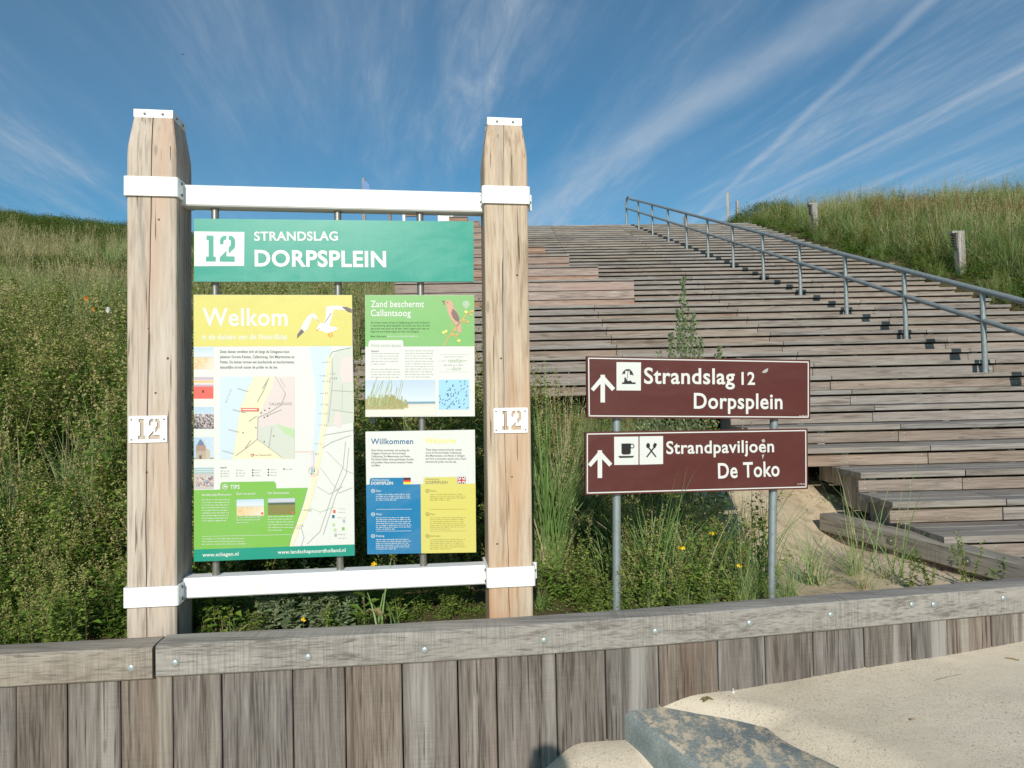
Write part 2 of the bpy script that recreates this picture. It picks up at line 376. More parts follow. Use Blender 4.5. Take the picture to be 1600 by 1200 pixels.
# concrete step
m, nt, b = newmat('sanded_concrete', 0.85, spec=0.2); g = G(nt)
tcn = N(nt.nodes, 'ShaderNodeTexCoord'); o = tcn.outputs['Object']
geo = N(nt.nodes, 'ShaderNodeNewGeometry'); sepn = N(nt.nodes, 'ShaderNodeSeparateXYZ'); nt.links.new(geo.outputs['Normal'], sepn.inputs[0])
con = g.mix(g.rng(g.noise(o, 6, 5, 0.6), 0.3, 0.7), srgb(104, 120, 126), srgb(144, 156, 156))
con = g.mix(g.m('MULTIPLY', g.rng(g.noise(o, 120, 2, 0.6), 0.62, 0.7), 0.6), con, srgb(70, 78, 84))
sd = g.rng(g.noise(g.map(o, (13, 8, 1)), 1, 12, 0.80, 0.12), 0.45, 0.56)
sd = g.m('MULTIPLY', sd, g.rng(sepn.outputs['Z'], 0.75, 0.97)); sd = g.m('ADD', sd, g.m('MULTIPLY', g.rng(g.noise(o, 90, 4, 0.7), 0.35, 0.7), 0.25), True)
col = g.mix(sd, con, srgb(208, 194, 170)); nt.links.new(col, b.inputs['Base Color'])
g.bump(g.m('ADD', g.noise(o, 90, 4, 0.6), g.m('MULTIPLY', sd, 0.8)), 0.5, 0.006, b); M['concrete'] = m
mb = MB(); W = 0.56; secs = []
pts = [(KE[0][0]-0.035, 3.08), KE[0], KE[1], KE[2], KE[3]]
sub = []
for (a, c) in zip(pts, pts[1:]):
    for i in range(6): sub.append((a[0]+(c[0]-a[0])*i/6, a[1]+(c[1]-a[1])*i/6))
sub.append(pts[-1])
prof = []; r = 0.035
for k in range(5):
    an = math.pi-k*math.pi/8; prof.append((r+r*math.cos(an), 0.212-r+r*math.sin(an)))
prof = [(0, -0.15)]+prof+[(0.15, 0.213), (0.32, 0.211), (W, 0.205), (W, -0.15)]
vs = []
for i, (x, y) in enumerate(sub):
    j = min(i+1, len(sub)-1); k = max(i-1, 0); d = Vector((sub[j][0]-sub[k][0], sub[j][1]-sub[k][1])).normalized(); nrm = Vector((-d.y, d.x))
    for (u, z) in prof: vs.append((x+nrm.x*u, y+nrm.y*u, z+(0.003*nz(x*3, u*9, 2) if u > 0.01 else 0)))
n = len(prof)
mb.add(vs, [(i*n+k, i*n+k+1, (i+1)*n+k+1, (i+1)*n+k) for i in range(len(sub)-1) for k in range(n-1)], 0, True)
mb.add(vs[:n], [tuple(range(n))])
tag(mb.build('concrete_step', M['concrete']), 'bluish grey concrete step strewn with sand, running from the plank wall', 'step')

# ------------------------------------------------------------------ timber retaining wall
wall = tag(empty('retaining_wall', loc=(0.2, 2.98, 0)), 'low curved wall of weathered grey upright planks under a bolted timber cap', 'wall')
wall_inv = Vector((-0.2, -2.98, 0))
def on_path(px, py, off):
    """x on the wall line (moved forward by off) that a sight line in this direction meets"""
    d = ray(px, py); q = d.x/d.y; lo, hi = -8.0, 8.0
    for _ in range(50):
        x = (lo+hi)/2
        if x/(ywall_s(x)-off) < q: lo = x
        else: hi = x
    return x
CT, CBZ, CW = 0.625, 0.492, 0.135       # top, bottom, depth of the cap
edges = [on_path(p, 1060, CW-0.02) for p in (100, 183, 265, 342, 453, 535, 624, 711, 771, 864, 941, 1024, 1117, 1191, 1267, 1347, 1421, 1477, 1547)]
e0 = edges[0]; L = []
while e0 > -4.6: e0 -= rnd.uniform(0.17, 0.25); L.append(e0)
edges = L[::-1]+edges; e0 = edges[-1]
while e0 < 6.5: e0 += rnd.uniform(0.18, 0.26); edges.append(e0)
for x0, x1 in zip(edges, edges[1:]):
    y0, y1 = ywall_s(x0), ywall_s(x1); a = math.atan2(y1-y0, x1-x0); w = math.hypot(x1-x0, y1-y0)
    dz = rnd.uniform(-0.004, 0.004); p = rnd.uniform(-0.003, 0.003)
    mb = MB(); c = 0.004; g2 = 0.0025
    # face split in three strips so that the plank is very slightly cupped
    prof = [(g2, 0.045), (g2, c), (g2+c, 0), (w*0.5, 0.0015*rnd.uniform(-1, 1)), (w-g2-c, 0), (w-g2, c), (w-g2, 0.045)]
    mb.prism('z', prof, -0.35, CBZ+0.005)
    off = CW-0.022+p
    o = mb.build('plank', M['wall_wood'], wall, (x0+off*math.sin(a)-0.2, y0-off*math.cos(a)-2.98, dz), (0, 0, a+rnd.uniform(-0.006, 0.006)))
def cap_piece(xa, xb, lift, fwd, n, angle_end=None):
    mb = MB(); c = 0.007
    prof = [(0, CBZ), (0, CT-0.012), (0.014, CT), (CW*0.35, CT+0.001), (CW*0.7, CT), (CW-0.006, CT-0.002), (CW, CT-0.01), (CW, CBZ+c), (CW-c, CBZ)]
    vs = []; m_ = len(prof)
    for i in range(n+1):
        x = xa+(xb-xa)*i/n; e = 0.01; d = Vector((2*e, ywall_s(x+e)-ywall_s(x-e))).normalized()
        nrm = Vector((d.y, -d.x))
        for j, (u, z) in enumerate(prof):
            sh = 0
            if angle_end and i == angle_end[0]: sh = angle_end[1]*(u/CW)
            wv = 0.0018*nz(x*2.5, j*3.3, 1) + (0.002*nz(x*14, j*2.1, 1) if j in (2, 5, 6) else 0)
            vs.append((x+sh+nrm.x*(u+fwd+wv)-0.2, ywall_s(x)+nrm.y*(u+fwd+wv)-2.98, z+lift+wv))
    mb.add(vs, [(i*m_+j, i*m_+(j+1) % m_, (i+1)*m_+(j+1) % m_, (i+1)*m_+j) for i in range(n) for j in range(m_)])
    mb.add(vs[:m_], [tuple(range(m_))[::-1]]); mb.add(vs[-m_:], [tuple(range(m_))])
    return mb.build('cap_timber', M['cap_wood'], wall)
xj = on_path(237, 1035, CW)
cap_piece(-4.8, xj-0.008, -0.004, 0.004, 40, (40, 0.0))
cap_piece(xj+0.004, 3.30, 0, 0, 90)
cap_piece(3.304, 6.5, 0.001, 0.001, 60)
for (px, py) in ((200, 1044), (269, 1036), (477, 1027), (659, 1016), (844, 1001), (1017, 987), (1164, 974), (1291, 961), (1418, 945), (1452, 945), (1561, 935)):
    x = on_path(px, py, CW); d = Vector((0.02, ywall_s(x+.01)-ywall_s(x-.01))).normalized(); nrm = Vector((d.y, -d.x, 0))
    P = Vector((x, ywall_s(x), 0))+nrm*(CW+0.001); dd = ray(px, py); P.z = 1.6+dd.z*(P.y/dd.y)
    MB().dome((0, 0, 0), nrm, 0.0155, 0.006, 14).build('bolt', M['bolt'], wall, P+wall_inv)
for (px, py) in ((-80, 1055), (1690, 925), (1800, 915)):
    x = on_path(px, py, CW); MB().dome((0, 0, 0), (0.1, -1, 0), 0.0155, 0.006, 12).build('bolt', M['bolt'], wall, Vector((x, ywall_s(x)-CW-0.001, 0.56))+wall_inv)

# ------------------------------------------------------------------ stairs
stairs = tag(empty('dune_stairs', loc=(3.9, Y0, Z0)), 'broad flight of weathered wooden steps climbing the dune, with bench blocks at left', 'stairs')
SV = Vector((3.9, Y0, Z0))
BX = [-1.75, -0.75, 1.25, 3.25, 5.25, XR]
board_cache = {}
def board(name, kind, x0, x1, y, z, dy, dz, mat, parent=stairs, lab=None):
    """board with its front-bottom-left corner at (x0,y,z), following the slight skew of the flight"""
    key = (kind, round(x1-x0, 2), round(dy, 3), round(dz, 3), mat)
    me = board_cache.get(key)
    if me is None:
        L_ = round(x1-x0, 2)-0.006
        mb_ = MB(); mb_.cbox('x', 0, dy, 0, dz, 0, L_, min(0.004, dz*0.2)); me = mb_.mesh(kind, M[mat]); board_cache[key] = me
    j = rnd.uniform(-1, 1)
    o = link(name, me, parent, (x0+0.003-SV.x, y+skew(x0)+j*0.002-SV.y, z-SV.z+rnd.uniform(-0.0012, 0.0012)), (rnd.uniform(-.006, .006), 0, math.atan(0.035)+rnd.uniform(-0.0006, 0.0006)))
    return o
def bays(xl, xr):
    e = [xl]+[b_ for b_ in BX if xl+0.3 < b_ < xr-0.3]+[xr]
    return list(zip(e, e[1:]))
def block_end(j): return 1.92-0.39*j
def step_left(L):
    xl = left_of(L)
    j = (L-17)//3
    if L >= 17: xl = block_end(min(j, 8))
    return xl
back_stuff = MB()
Mrot = Matrix.Rotation(math.atan(0.035), 4, 'Z')
nback = 0
for L in range(-2, NR):
    xl = step_left(L); yb0 = dk(L-1)-0.038; zt = Z0+RZ*L
    nb = 3; wb = (TR+0.038-0.012)/3
    if L == 41: nb = 14
    for q in range(nb):
        for (x0, x1) in bays(xl, XR):
            yy = yb0+q*(wb+0.006)
            if L < 3 and yy+skew(x1) < ywall_s(x1)+0.05: continue      # the wall hides or replaces these
            if q == 0 or (q < 3 and L <= 5):
                board('tread_board', 'tread', x0, x1, yy, zt-0.042, wb, 0.042, 'tread_wood')
            else:
                T = Matrix.Translation(Vector((x0-SV.x, yy+skew(x0)-SV.y, zt-0.042-SV.z))) @ Mrot
                back_stuff.obox(T, 0.003, x1-x0-0.003, 0, wb, 0, 0.042)
    if L < 41:     # riser above this tread, belongs to the next one
        for (x0, x1) in bays(step_left(L+1), XR):
            if L < 3 and dk(L)+skew(x1) < ywall_s(x1)+0.05: continue
            board('riser_board', 'riser', x0, x1, dk(L), zt+0.004, 0.03, RZ-0.042-0.022, 'stair_wood')
tag(back_stuff.build('tread_boards_behind', M['tread_wood'], stairs), kind='stuff')
# bench blocks
for j in range(9):
    k0 = 16+3*j; xe = block_end(j); y = dk(k0); z = Z0+RZ*k0
    xs_ = [-1.75+0.0]+([-0.1+rnd.uniform(-.3, .3)] if xe > 0.9 else [])+[xe]
    for r_ in range(3):
        e = [-1.75, xe] if xe < 0.6 else [-1.75, -0.25 if r_ % 2 else 0.25, xe]
        for x0, x1 in zip(e, e[1:]):
            board('bench_board', 'bench', x0, x1, y-0.028, z+0.004+r_*0.139, 0.03, 0.129, 'seat_wood')
    for q in range(8):
        board('bench_top_board', 'benchtop', -1.75, xe, y-0.05+q*0.153, z+0.45-0.030, 0.147, 0.032, 'tread_wood')
    # closed right end of the block
    for r_ in range(3):
        mb = MB(); mb.cbox('y', z+0.004+r_*0.139-SV.z, z+0.138+r_*0.139-SV.z, xe-0.026-SV.x, xe-0.001-SV.x, y+0.006+skew(xe)-SV.y, y+1.18+skew(xe)-SV.y, 0.003)
        mb.build('bench_end_board', M['tread_wood'], stairs)
# dark carriages under the lowest steps
for x in (2.56, 3.9, 5.3, 7.1):
    mb = MB()
    for L in range(-1, 42):
        if (x < 3 and L < 2) or dk(L-1)+skew(x) < ywall_s(x)+0.05: continue
        mb.box(x-SV.x, x+0.06-SV.x, dk(L-1)+0.01-SV.y+skew(x), dk(L)-0.004-SV.y+skew(x), Z0+RZ*L-0.30-SV.z, Z0+RZ*L-0.046-SV.z)
    mb.build('carriage', M['grey_post'], stairs)
for (x, L) in ((2.0, 4), (2.0, 5), (2.0, 6)):
    mb = MB(); mb.box(x-SV.x, x+0.06-SV.x, dk(L-1)+0.01-SV.y, dk(L)-0.004-SV.y, Z0+RZ*L-0.30-SV.z, Z0+RZ*L-0.046-SV.z); mb.build('carriage', M['grey_post'], stairs)
# screws
sm = MB()
for L in range(-1, 24):
    for (x0, x1) in bays(step_left(L+1), XR):
        if L < 3 and dk(L)+skew(x1) < ywall_s(x1)+0.05: continue
        for xx in (x0+0.05, (x0+x1)/2, x1-0.05):
            for zz_ in (0.03, 0.075):
                sm.dome((xx-SV.x, dk(L)-0.001+skew(xx)-SV.y, Z0+RZ*L+zz_-SV.z), (0, -1, 0), 0.005, 0.0015, 6)
tag(sm.build('screws', M['bolt'], stairs), kind='stuff')

# timber kerb beside the lowest steps
A_, B_ = Vector((2.235, 4.98, 0.715)), Vector((2.70, 3.56, 0.665))
dd = (B_-A_); Lk = dd.length; ex = dd.normalized(); ey = Vector((-ex.y, ex.x, 0)).normalized(); ez = ex.cross(ey)
MK = Matrix((ex, ey, ez)).transposed().to_4x4(); MK.translation = A_
kb = tag(empty('timber_kerb', MK), 'weathered timber kerb beam with two bolts along the left ends of the lowest steps', 'kerb')
mb = MB(); mb.cbox('x', -0.005, 0.135, -0.125, 0.0, 0, Lk, 0.008); mb.build('beam', M['cap_wood'], kb)
for xx in (0.62, 1.14):
    o = MB().dome((xx, -0.007, -0.06), (0, -1, 0), 0.028, 0.004, 14).dome((xx, -0.009, -0.06), (0, -1, 0), 0.011, 0.010, 8).build('bolt', M['steel'], kb)
for i in range(7):
    mb = MB(); mb.cbox('x', 0.02, 0.055, -0.62, -0.128, 0.03+i*0.225, 0.25+i*0.225, 0.003); mb.build('plank', M['wall_wood'], kb)

# ------------------------------------------------------------------ handrail
def rail_x(y): return 5.02+(3.53-5.02)*(y-7.33)/(20.5-7.33)
rl = tag(empty('handrail', loc=(rail_x(12), 12, zstair(12))), 'grey tubular handrail with two rails running down the wooden stairs', 'handrail')
RV = Vector((rail_x(12), 12, zstair(12)))
def rp(k, h):
    y = dk(k)-0.17; x = rail_x(y); return Vector((x, y+skew(x), Z0+RZ*k+h))-RV
for k in range(41, 0, -3):
    p0 = rp(k, 0); p1 = rp(k, 0.86 if k < 41 else 0.80)
    if k == 41: continue
    MB().tube([p0, p1], 0.0275, 12).build('post', M['rail'], rl)
top = [rp(k, 0.88) for k in (38, 30, 20, 10, 2, -1)]
arc = [rp(41, 0), rp(41, 0.45), rp(41, 0.70), rp(41, 0.78)+Vector((0.01, -0.03, 0)), rp(41, 0.835)+Vector((0.02, -0.10, 0)), rp(41, 0.85)+Vector((0.03, -0.2, 0)), rp(40, 0.865)]
MB().tube(arc+top, 0.031, 14).build('top_rail', M['rail'], rl)
MB().tube([rp(41, 0.56)]+[rp(k, 0.56) for k in (38, 30, 20, 10, 2, -1)], 0.0275, 12).build('middle_rail', M['rail'], rl)
for k in range(38, 0, -3):
    o = MB().dome(rp(k, 0.001), (0, 0, 1), 0.055, 0.008, 12).build('base_plate', M['rail'], rl)

# ------------------------------------------------------------------ lamp bollards and far posts
def lamp_post(name, x, y, z, h, w, lab, lean):
    r = empty(name, loc=(x, y, z), rz=0.05); r.rotation_euler = (0.0, lean, 0.05)
    tag(r, lab, 'bollard lamp', 'wooden lamp bollards beside the stairs')
    mb = MB(); mb.cbox('z', -w/2, w/2, -w/2, w/2, -0.5, h, 0.006); mb.build('post', M['grey_post'], r)
    mb = MB(); mb.cbox('z', -w/2-0.09, -w/2-0.001, -w*0.45, w*0.45, h-0.035, h+0.004, 0.003); mb.build('hood', M['grey_post'], r)
    mb = MB()
    mb.box(-w/2-0.018, -w/2-0.001, -w*0.36, w*0.36, h-0.30, h-0.037)
    mb.build('lamp_housing', M['steel'], r)
    for i in range(5):
        mb = MB(); mb.obox(Matrix.Translation((-w/2-0.045, 0, h-0.065-i*0.045)) @ Matrix.Rotation(0.5, 4, 'Y'), -0.03, 0.03, -w*0.36, w*0.36, -0.003, 0.003)
        mb.build('louvre', M['steel'], r)
    return r
def px_post(px, Y): q = ray(px, 450); return q.x/q.y*Y
x_ = px_post(1503, 11.6); lamp_post('lamp_bollard', x_, 11.6, zstair(11.6)-0.14, 0.93, 0.12, 'nearest grey wooden lamp bollard leaning in tall grass right of the handrail', -0.02)
x_ = px_post(1276, 17.0); lamp_post('lamp_bollard', x_, 17.0, at_y(1276, 318, 17).z-0.9, 0.9, 0.13, 'grey wooden lamp bollard standing before the pale grass on the crest', 0.0)
def plain_post(px, ytop, Y, h, w, lab, mat='grey_post', name='wooden_post'):
    p = at_y(px, ytop, Y); r = MB(); r.cbox('z', -w/2, w/2, -w/2, w/2, -h, -0.03, 0.006)
    r.add([(-w/2, -w/2, -0.03), (w/2, -w/2, -0.03), (w/2, w/2, -0.03), (-w/2, w/2, -0.03), (0.01, 0, 0)], [(0, 1, 4), (1, 2, 4), (2, 3, 4), (3, 0, 4)])
    o = r.build(name, M[mat], None, p, (0.01, rnd.uniform(-.03, .03), rnd.uniform(-.4, .4))); tag(o, lab, 'post'); return o
plain_post(1245, 338, 19.5, 0.9, 0.14, 'short pale post with flat top sunk in grass left of the crest lamp')
plain_post(1137, 300, 27, 1.6, 0.10, 'taller pale post rising from the left slope of the shrub mound')
plain_post(1152, 313, 27.5, 1.4, 0.10, 'shorter pinkish post beside the taller one on the shrub mound')
plain_post(1071, 337, 24, 1.8, 0.12, 'pale post beyond the top step, seen through the handrail')
plain_post(609, 322, 24, 1.4, 0.09, 'reddish wooden post seen above the green sign', 'seat_wood')
p = at_y(568, 279, 24)
r = tag(empty('signpost', loc=(p.x, p.y, p.z-2)), 'tall grey post with small blue sign, above the green board', 'post')
mb = MB(); mb.cbox('z', -.055, .055, -.05, .05, -1, 2, 0.01); mb.build('post', M['grey_post'], r)
M['blue'] = flatmat('blue_sign_paint', srgb(20, 96, 160), 0.4)
mb = MB(); mb.add([(0.0, -.06, 1.96), (0.22, -.06, 1.76), (0.22, -.06, 1.5), (0.0, -.06, 1.5), (0.0, -.035, 1.96), (0.22, -.035, 1.76), (0.22, -.035, 1.5), (0.0, -.035, 1.5)], [(0, 3, 2, 1), (4, 5, 6, 7), (0, 1, 5, 4), (1, 2, 6, 5), (2, 3, 7, 6), (3, 0, 4, 7)]); mb.build('sign_plate', M['blue'], r)
p = at_y(631, 322, 24); p2 = at_y(650, 338, 24)
r = tag(empty('rope_barrier', loc=(p.x, p.y, p.z-1.3)), 'white post with rope and low cross rail at the stair head', 'barrier')
mb = MB(); mb.cbox('z', -.05, .05, -.05, .05, -1, 1.3, 0.01); mb.build('post', M['white'], r)
MB().tube([(0.05, 0, 1.25-0.0), (0.25, 0, 1.12), (0.45, 0, 1.08), (0.6, 0, 1.12)], 0.012, 6).build('rope', M['grey_post'], r)
mb = MB(); mb.cbox('x', -.04, .04, 0.92, 1.0, 0.05, 0.55, 0.005); mb.build('cross_rail', M['seat_wood'], r)
MB().tube([(0.75, 0, 1.3), (0.80, 0, 1.15), (0.86, 0, 1.05), (0.98, 0, 1.0)], 0.03, 8).build('blue_hook', M['blue'], r)
p = at_y(684, 329, 24); q = at_y(708, 329, 24)
r = tag(empty('white_notice_box', loc=((p.x+q.x)/2, p.y, p.z-1.0)), 'small white notice box peeping over the right end of the green sign', 'notice box')
w = (q.x-p.x)/2
mb = MB(); mb.box(-w, w, 0.0, 0.12, 0.45, 1.0); mb.build('box', M['white'], r)
mb = MB(); mb.box(-w*0.72, w*0.72, -0.006, -0.001, 0.55, 0.93); mb.build('notice', flatmat('grey_notice', srgb(196, 200, 200)), r)
mb = MB(); mb.box(-.04, .04, 0.03, 0.09, -0.6, 0.45); mb.build('post', M['grey_post'], r)
# ------------------------------------------------------------------ printing helpers: flat print lies on a panel plane
class Plane:
    def __init__(s, O, yaw, lean):
        c, n = math.cos(yaw), math.sin(yaw); cl, sl_ = math.cos(lean), math.sin(lean)
        s.a = Vector((c*cl, n*cl, -sl_)); s.b = Vector((-n, c, 0)); s.u = Vector((c*sl_, n*sl_, cl)); s.O = Vector(O)
        s.M = Matrix((s.a, s.b, s.u)).transposed().to_4x4(); s.M.translation = s.O
    def at(s, px, py, b=0.0):
        d = ray(px, py); t = ((s.O+s.b*b-CAM).dot(s.b))/d.dot(s.b); q = CAM+d*t-s.O
        return (q.dot(s.a), q.dot(s.u))
_fc = {}
def text_data(s, bold, res=2):
    k = (s, bold, res)
    if k in _fc: return _fc[k]
    cu = bpy.data.curves.new('t', 'FONT'); cu.body = s; cu.size = 1; cu.resolution_u = res; cu.offset = bold; cu.space_character = 1.06 if bold else 1.0
    ob = bpy.data.objects.new('t', cu); me = ob.to_mesh()
    vs = [tuple(v.co)[:2] for v in me.vertices]; fs = [tuple(p.vertices) for p in me.polygons]
    ob.to_mesh_clear(); bpy.data.objects.remove(ob); bpy.data.curves.remove(cu)
    _fc[k] = (vs, fs); return _fc[k]
_capH = None
class Print:
    """collects flat shapes per sub-part name"""
    def __init__(s, pl, b, parent): s.pl = pl; s.b = b; s.parent = parent; s.parts = {}
    def mb(s, name, mat): return s.parts.setdefault((name, mat), MB())
    def poly(s, name, mat, pts, layer=1, b=None):
        P = [s.pl.at(x, y, s.b) for x, y in pts]; yb = s.b-0.0006*layer
        ar = sum(P[i][0]*P[(i+1) % len(P)][1]-P[(i+1) % len(P)][0]*P[i][1] for i in range(len(P)))
        if ar < 0: P = P[::-1]
        s.mb(name, mat).add([(a, yb, z) for a, z in P], [tuple(range(len(P)))])
    def rect(s, name, mat, x0, y0, x1, y1, layer=1): s.poly(name, mat, [(x0, y0), (x1, y0), (x1, y1), (x0, y1)], layer)
    def line(s, name, mat, pts, w, layer=2):
        P = [Vector(s.pl.at(x, y, s.b)) for x, y in pts]; k = (P[0]-Vector(s.pl.at(pts[0][0]+1, pts[0][1], s.b))).length*w/2; yb = s.b-0.0006*layer
        for p, q in zip(P, P[1:]):
            d = (q-p)
            if d.length < 1e-6: continue
            d.normalize(); n = Vector((-d.y, d.x))*k; e = d*k*0.5
            V = [p-n-e, q-n+e, q+n+e, p+n-e]
            s.mb(name, mat).add([(v.x, yb, v.y) for v in V], [(0, 1, 2, 3)])
    def disc(s, name, mat, x, y, r, layer=2, n=14, ry=None): s.poly(name, mat, [(x+r*math.cos(2*math.pi*i/n), y+(ry or r)*math.sin(2*math.pi*i/n)) for i in range(n)], layer)
    def ring(s, name, mat, x, y, r, w, layer=2, n=16): s.line(name, mat, [(x+r*math.cos(2*math.pi*i/n), y+r*math.sin(2*math.pi*i/n)) for i in range(n+1)], w, layer)
    def text(s, name, mat, body, x0, x1, yb, cap, y1=None, bold=0.0, layer=2, res=2):
        """baseline from (x0,yb) to (x1,y1) in picture units, cap height cap"""
        global _capH
        if _capH is None: _capH = max(v[1] for v in text_data('H', 0.0)[0])
        vs, fs = text_data(body, bold, res)
        if not vs: return
        lo = min(v[0] for v in vs); hi = max(v[0] for v in vs)
        p = Vector(s.pl.at(x0, yb, s.b)); q = Vector(s.pl.at(x1, y1 if y1 is not None else yb, s.b)); h = Vector(s.pl.at(x0, yb-cap, s.b))
        ex = (q-p)/(hi-lo); n = Vector((-ex.y, ex.x)).normalized(); ey = n*((h-p).length/_capH); y_ = s.b-0.0006*layer
        out = []
        for v in vs: w = p+ex*(v[0]-lo)+ey*v[1]; out.append((w.x, y_, w.y))
        s.mb(name, mat).add(out, fs)
    def greek(s, name, mat, x0, x1, y0, dy, n, h=1.3, dyl=0.0, seed=1, last=0.6, layer=2):
        """lines of print too small to read"""
        r = random.Random(seed)
        for i in range(n):
            x = x0; xe = x1 if i < n-1 else x0+(x1-x0)*last; xe -= r.uniform(0, (x1-x0)*0.07)
            while x < xe-1:
                w = r.uniform(2.0, 8.0); w = min(w, xe-x); y = y0+i*dy+dyl*(x-x0)
                k = x
                while k < x+w:
                    ww = r.uniform(0.7, 1.1); hh = h*r.choice((0.75, 0.75, 1.25)); s.rect(name, mat, k, y+dyl*(k-x)-hh/2, min(k+ww, x+w), y-dyl*0+hh/2, layer); k += ww+0.35
                x += w+1.2
    def pic(s, name, x0, y0, x1, y1, nx, ny, fn, layer=2, corners=None):
        """a small photograph: fn(u,v)->srgb, v from the top"""
        c = corners or [(x0, y0), (x1, y0), (x1, y1), (x0, y1)]
        P = [Vector(s.pl.at(x, y, s.b)) for x, y in c]; yb = s.b-0.0006*layer; vs = []; cols = []
        for j in range(ny+1):
            for i in range(nx+1):
                u, v = i/nx, j/ny; q = (P[0]*(1-u)+P[1]*u)*(1-v)+(P[3]*(1-u)+P[2]*u)*v
                vs.append((q.x, yb, q.y)); cols.append(srgb(*fn(u, v), k=0.78))
        fs = [(j*(nx+1)+i, (j+1)*(nx+1)+i, (j+1)*(nx+1)+i+1, j*(nx+1)+i+1) for j in range(ny) for i in range(nx)]
        me = bpy.data.meshes.new(name); me.from_pydata(vs, [], fs); me.materials.append(M['photo'])
        at = me.color_attributes.new('Col', 'FLOAT_COLOR', 'POINT'); at.data.foreach_set('color', [c_ for k in cols for c_ in k]); me.update()
        return link(name, me, s.parent)
    def done(s):
        for (name, mat), mb in s.parts.items(): mb.build(name.split('#')[0], M[mat], s.parent)
m, nt, b = newmat('printed_photo', 0.35); at = N(nt.nodes, 'ShaderNodeVertexColor'); at.layer_name = 'Col'; nt.links.new(at.outputs[0], b.inputs['Base Color']); M['photo'] = m
def dirty(name, col, rough=0.32, amt=0.12, d=(150, 150, 130)):
    m, nt, b = newmat(name, rough, col, spec=0.5); g = G(nt); tcn = N(nt.nodes, 'ShaderNodeTexCoord'); o = tcn.outputs['Object']
    n1 = g.noise(g.map(o, (3, 3, 6)), 1, 7, 0.7, 0.8); n2 = g.noise(g.map(o, (90, 90, 6)), 1, 3, 0.5)
    f = g.m('MULTIPLY', g.m('ADD', g.rng(n1, 0.42, 0.75), g.m('MULTIPLY', g.rng(n2, 0.55, 0.75), 0.3)), amt)
    nt.links.new(g.mix(f, col, srgb(*d)), b.inputs['Base Color']); nt.links.new(g.rng(n1, 0.3, 0.75, rough, rough+0.2), b.inputs['Roughness']); return m
for k, v in dict(p_white=(208, 209, 204), p_yellow=(202, 193, 100), p_green=(116, 172, 72), p_green2=(118, 172, 100), p_teal=(0, 138, 116), p_blue=(6, 112, 160), p_cream=(224, 212, 178),
                 p_sea=(190, 204, 213), p_pink=(208, 194, 190), p_text=(92, 92, 88), p_grey=(166, 166, 160), p_dblue=(24, 92, 136), p_ytext=(232, 214, 110), p_dyel=(140, 128, 60), p_red=(208, 92, 78), p_pred=(240, 196, 190),
                 p_dteal=(60, 130, 110), p_olive=(58, 92, 40), p_lgreen=(172, 198, 152), p_lgrey=(192, 195, 184), p_sagetext=(150, 164, 140), brown=(92, 40, 33), navy=(40, 40, 60), gull_grey=(214, 206, 204), gull_white=(246, 244, 240), wing_tip=(96, 84, 80),
                 bird_brown=(196, 150, 128), bird_dark=(120, 92, 84), twig=(196, 160, 96), orange=(220, 130, 50), f_gold=(250, 208, 60), f_red=(206, 46, 44), f_black=(30, 26, 26), f_navy=(30, 40, 90), s_blue=(150, 196, 222)).items():
    M[k] = dirty(k, srgb(*v), 0.33, 0.10 if k in ('brown', 'p_white', 'p_yellow', 'p_green', 'p_green2', 'p_blue') else 0.04)
M['teal_sign'] = dirty('teal_sign', srgb(12, 140, 120), 0.28, 0.22, (110, 180, 166))
M['knot'] = flatmat('dark_knot', srgb(92, 62, 42), 0.8)
M['edge'] = flatmat('panel_edge', srgb(196, 196, 188), 0.4)
M['brown'] = dirty('brown_sign_face', srgb(82, 33, 27), 0.36, 0.16, (104, 62, 54))

# ------------------------------------------------------------------ information board
_o = at_y(198, 600, 2.955)
BP = Plane((_o.x, _o.y, 0), math.radians(7.4), 0.009)
a0, z0_ = BP.at(198, 600, 0); BP = Plane(BP.O+BP.a*a0, math.radians(7.4), 0.009)
W = BP.at(275.5, 640, 0)[0]; aR = BP.at(760.5, 600, 0)[0]
board_ = tag(empty('information_board', BP.M), 'large information board of printed panels hung between two pale oak posts with white clamps', 'information board')
def stencil_splines(cu, pts_list):
    for pts in pts_list:
        sp = cu.splines.new('POLY'); sp.points.add(len(pts)-1); sp.use_cyclic_u = True
        for i, (x, y) in enumerate(pts): sp.points[i].co = (x, y, 0, 1)
S1 = [(0.02, 1), (0.265, 1), (0.265, .185), (.345, .185), (.345, 0), (0, 0), (0, .185), (.095, .185), (.095, .83), (.02, .83)]
S2 = [[(.725, 1), (.63, 1), (.54, .935), (.50, .84), (.50, .67), (.62, .67), (.62, .79), (.66, .845), (.725, .85)],
      [(.81, 1), (.91, 1), (.99, .945), (1.04, .85), (1.04, .59), (1.0, .51), (.81, .315), (.81, .55), (.885, .645), (.885, .83), (.81, .85)],
      [(.725, .42), (.725, .205), (1.02, .205), (1.02, 0), (.49, 0), (.49, .16)]]
def cut_plate(name, hole, w, h, th, mat, parent, M4):
    cu = bpy.data.curves.new(name, 'CURVE'); cu.dimensions = '2D'; cu.fill_mode = 'BOTH'; cu.extrude = th/2
    r = 0.005; cor = []
    for (cx, cy, a_) in ((w-r, r, -90), (w-r, h-r, 0), (r, h-r, 90), (r, r, 180)):
        for k in range(4): an = math.radians(a_+30*k); cor.append((cx+r*math.cos(an), cy+r*math.sin(an)))
    stencil_splines(cu, [cor]+hole); ob = bpy.data.objects.new('c', cu); me = bpy.data.meshes.new_from_object(ob); bpy.data.objects.remove(ob)
    me.transform(M4); me.materials.clear(); me.materials.append(mat); me.name = name
    return link(name, me, parent)
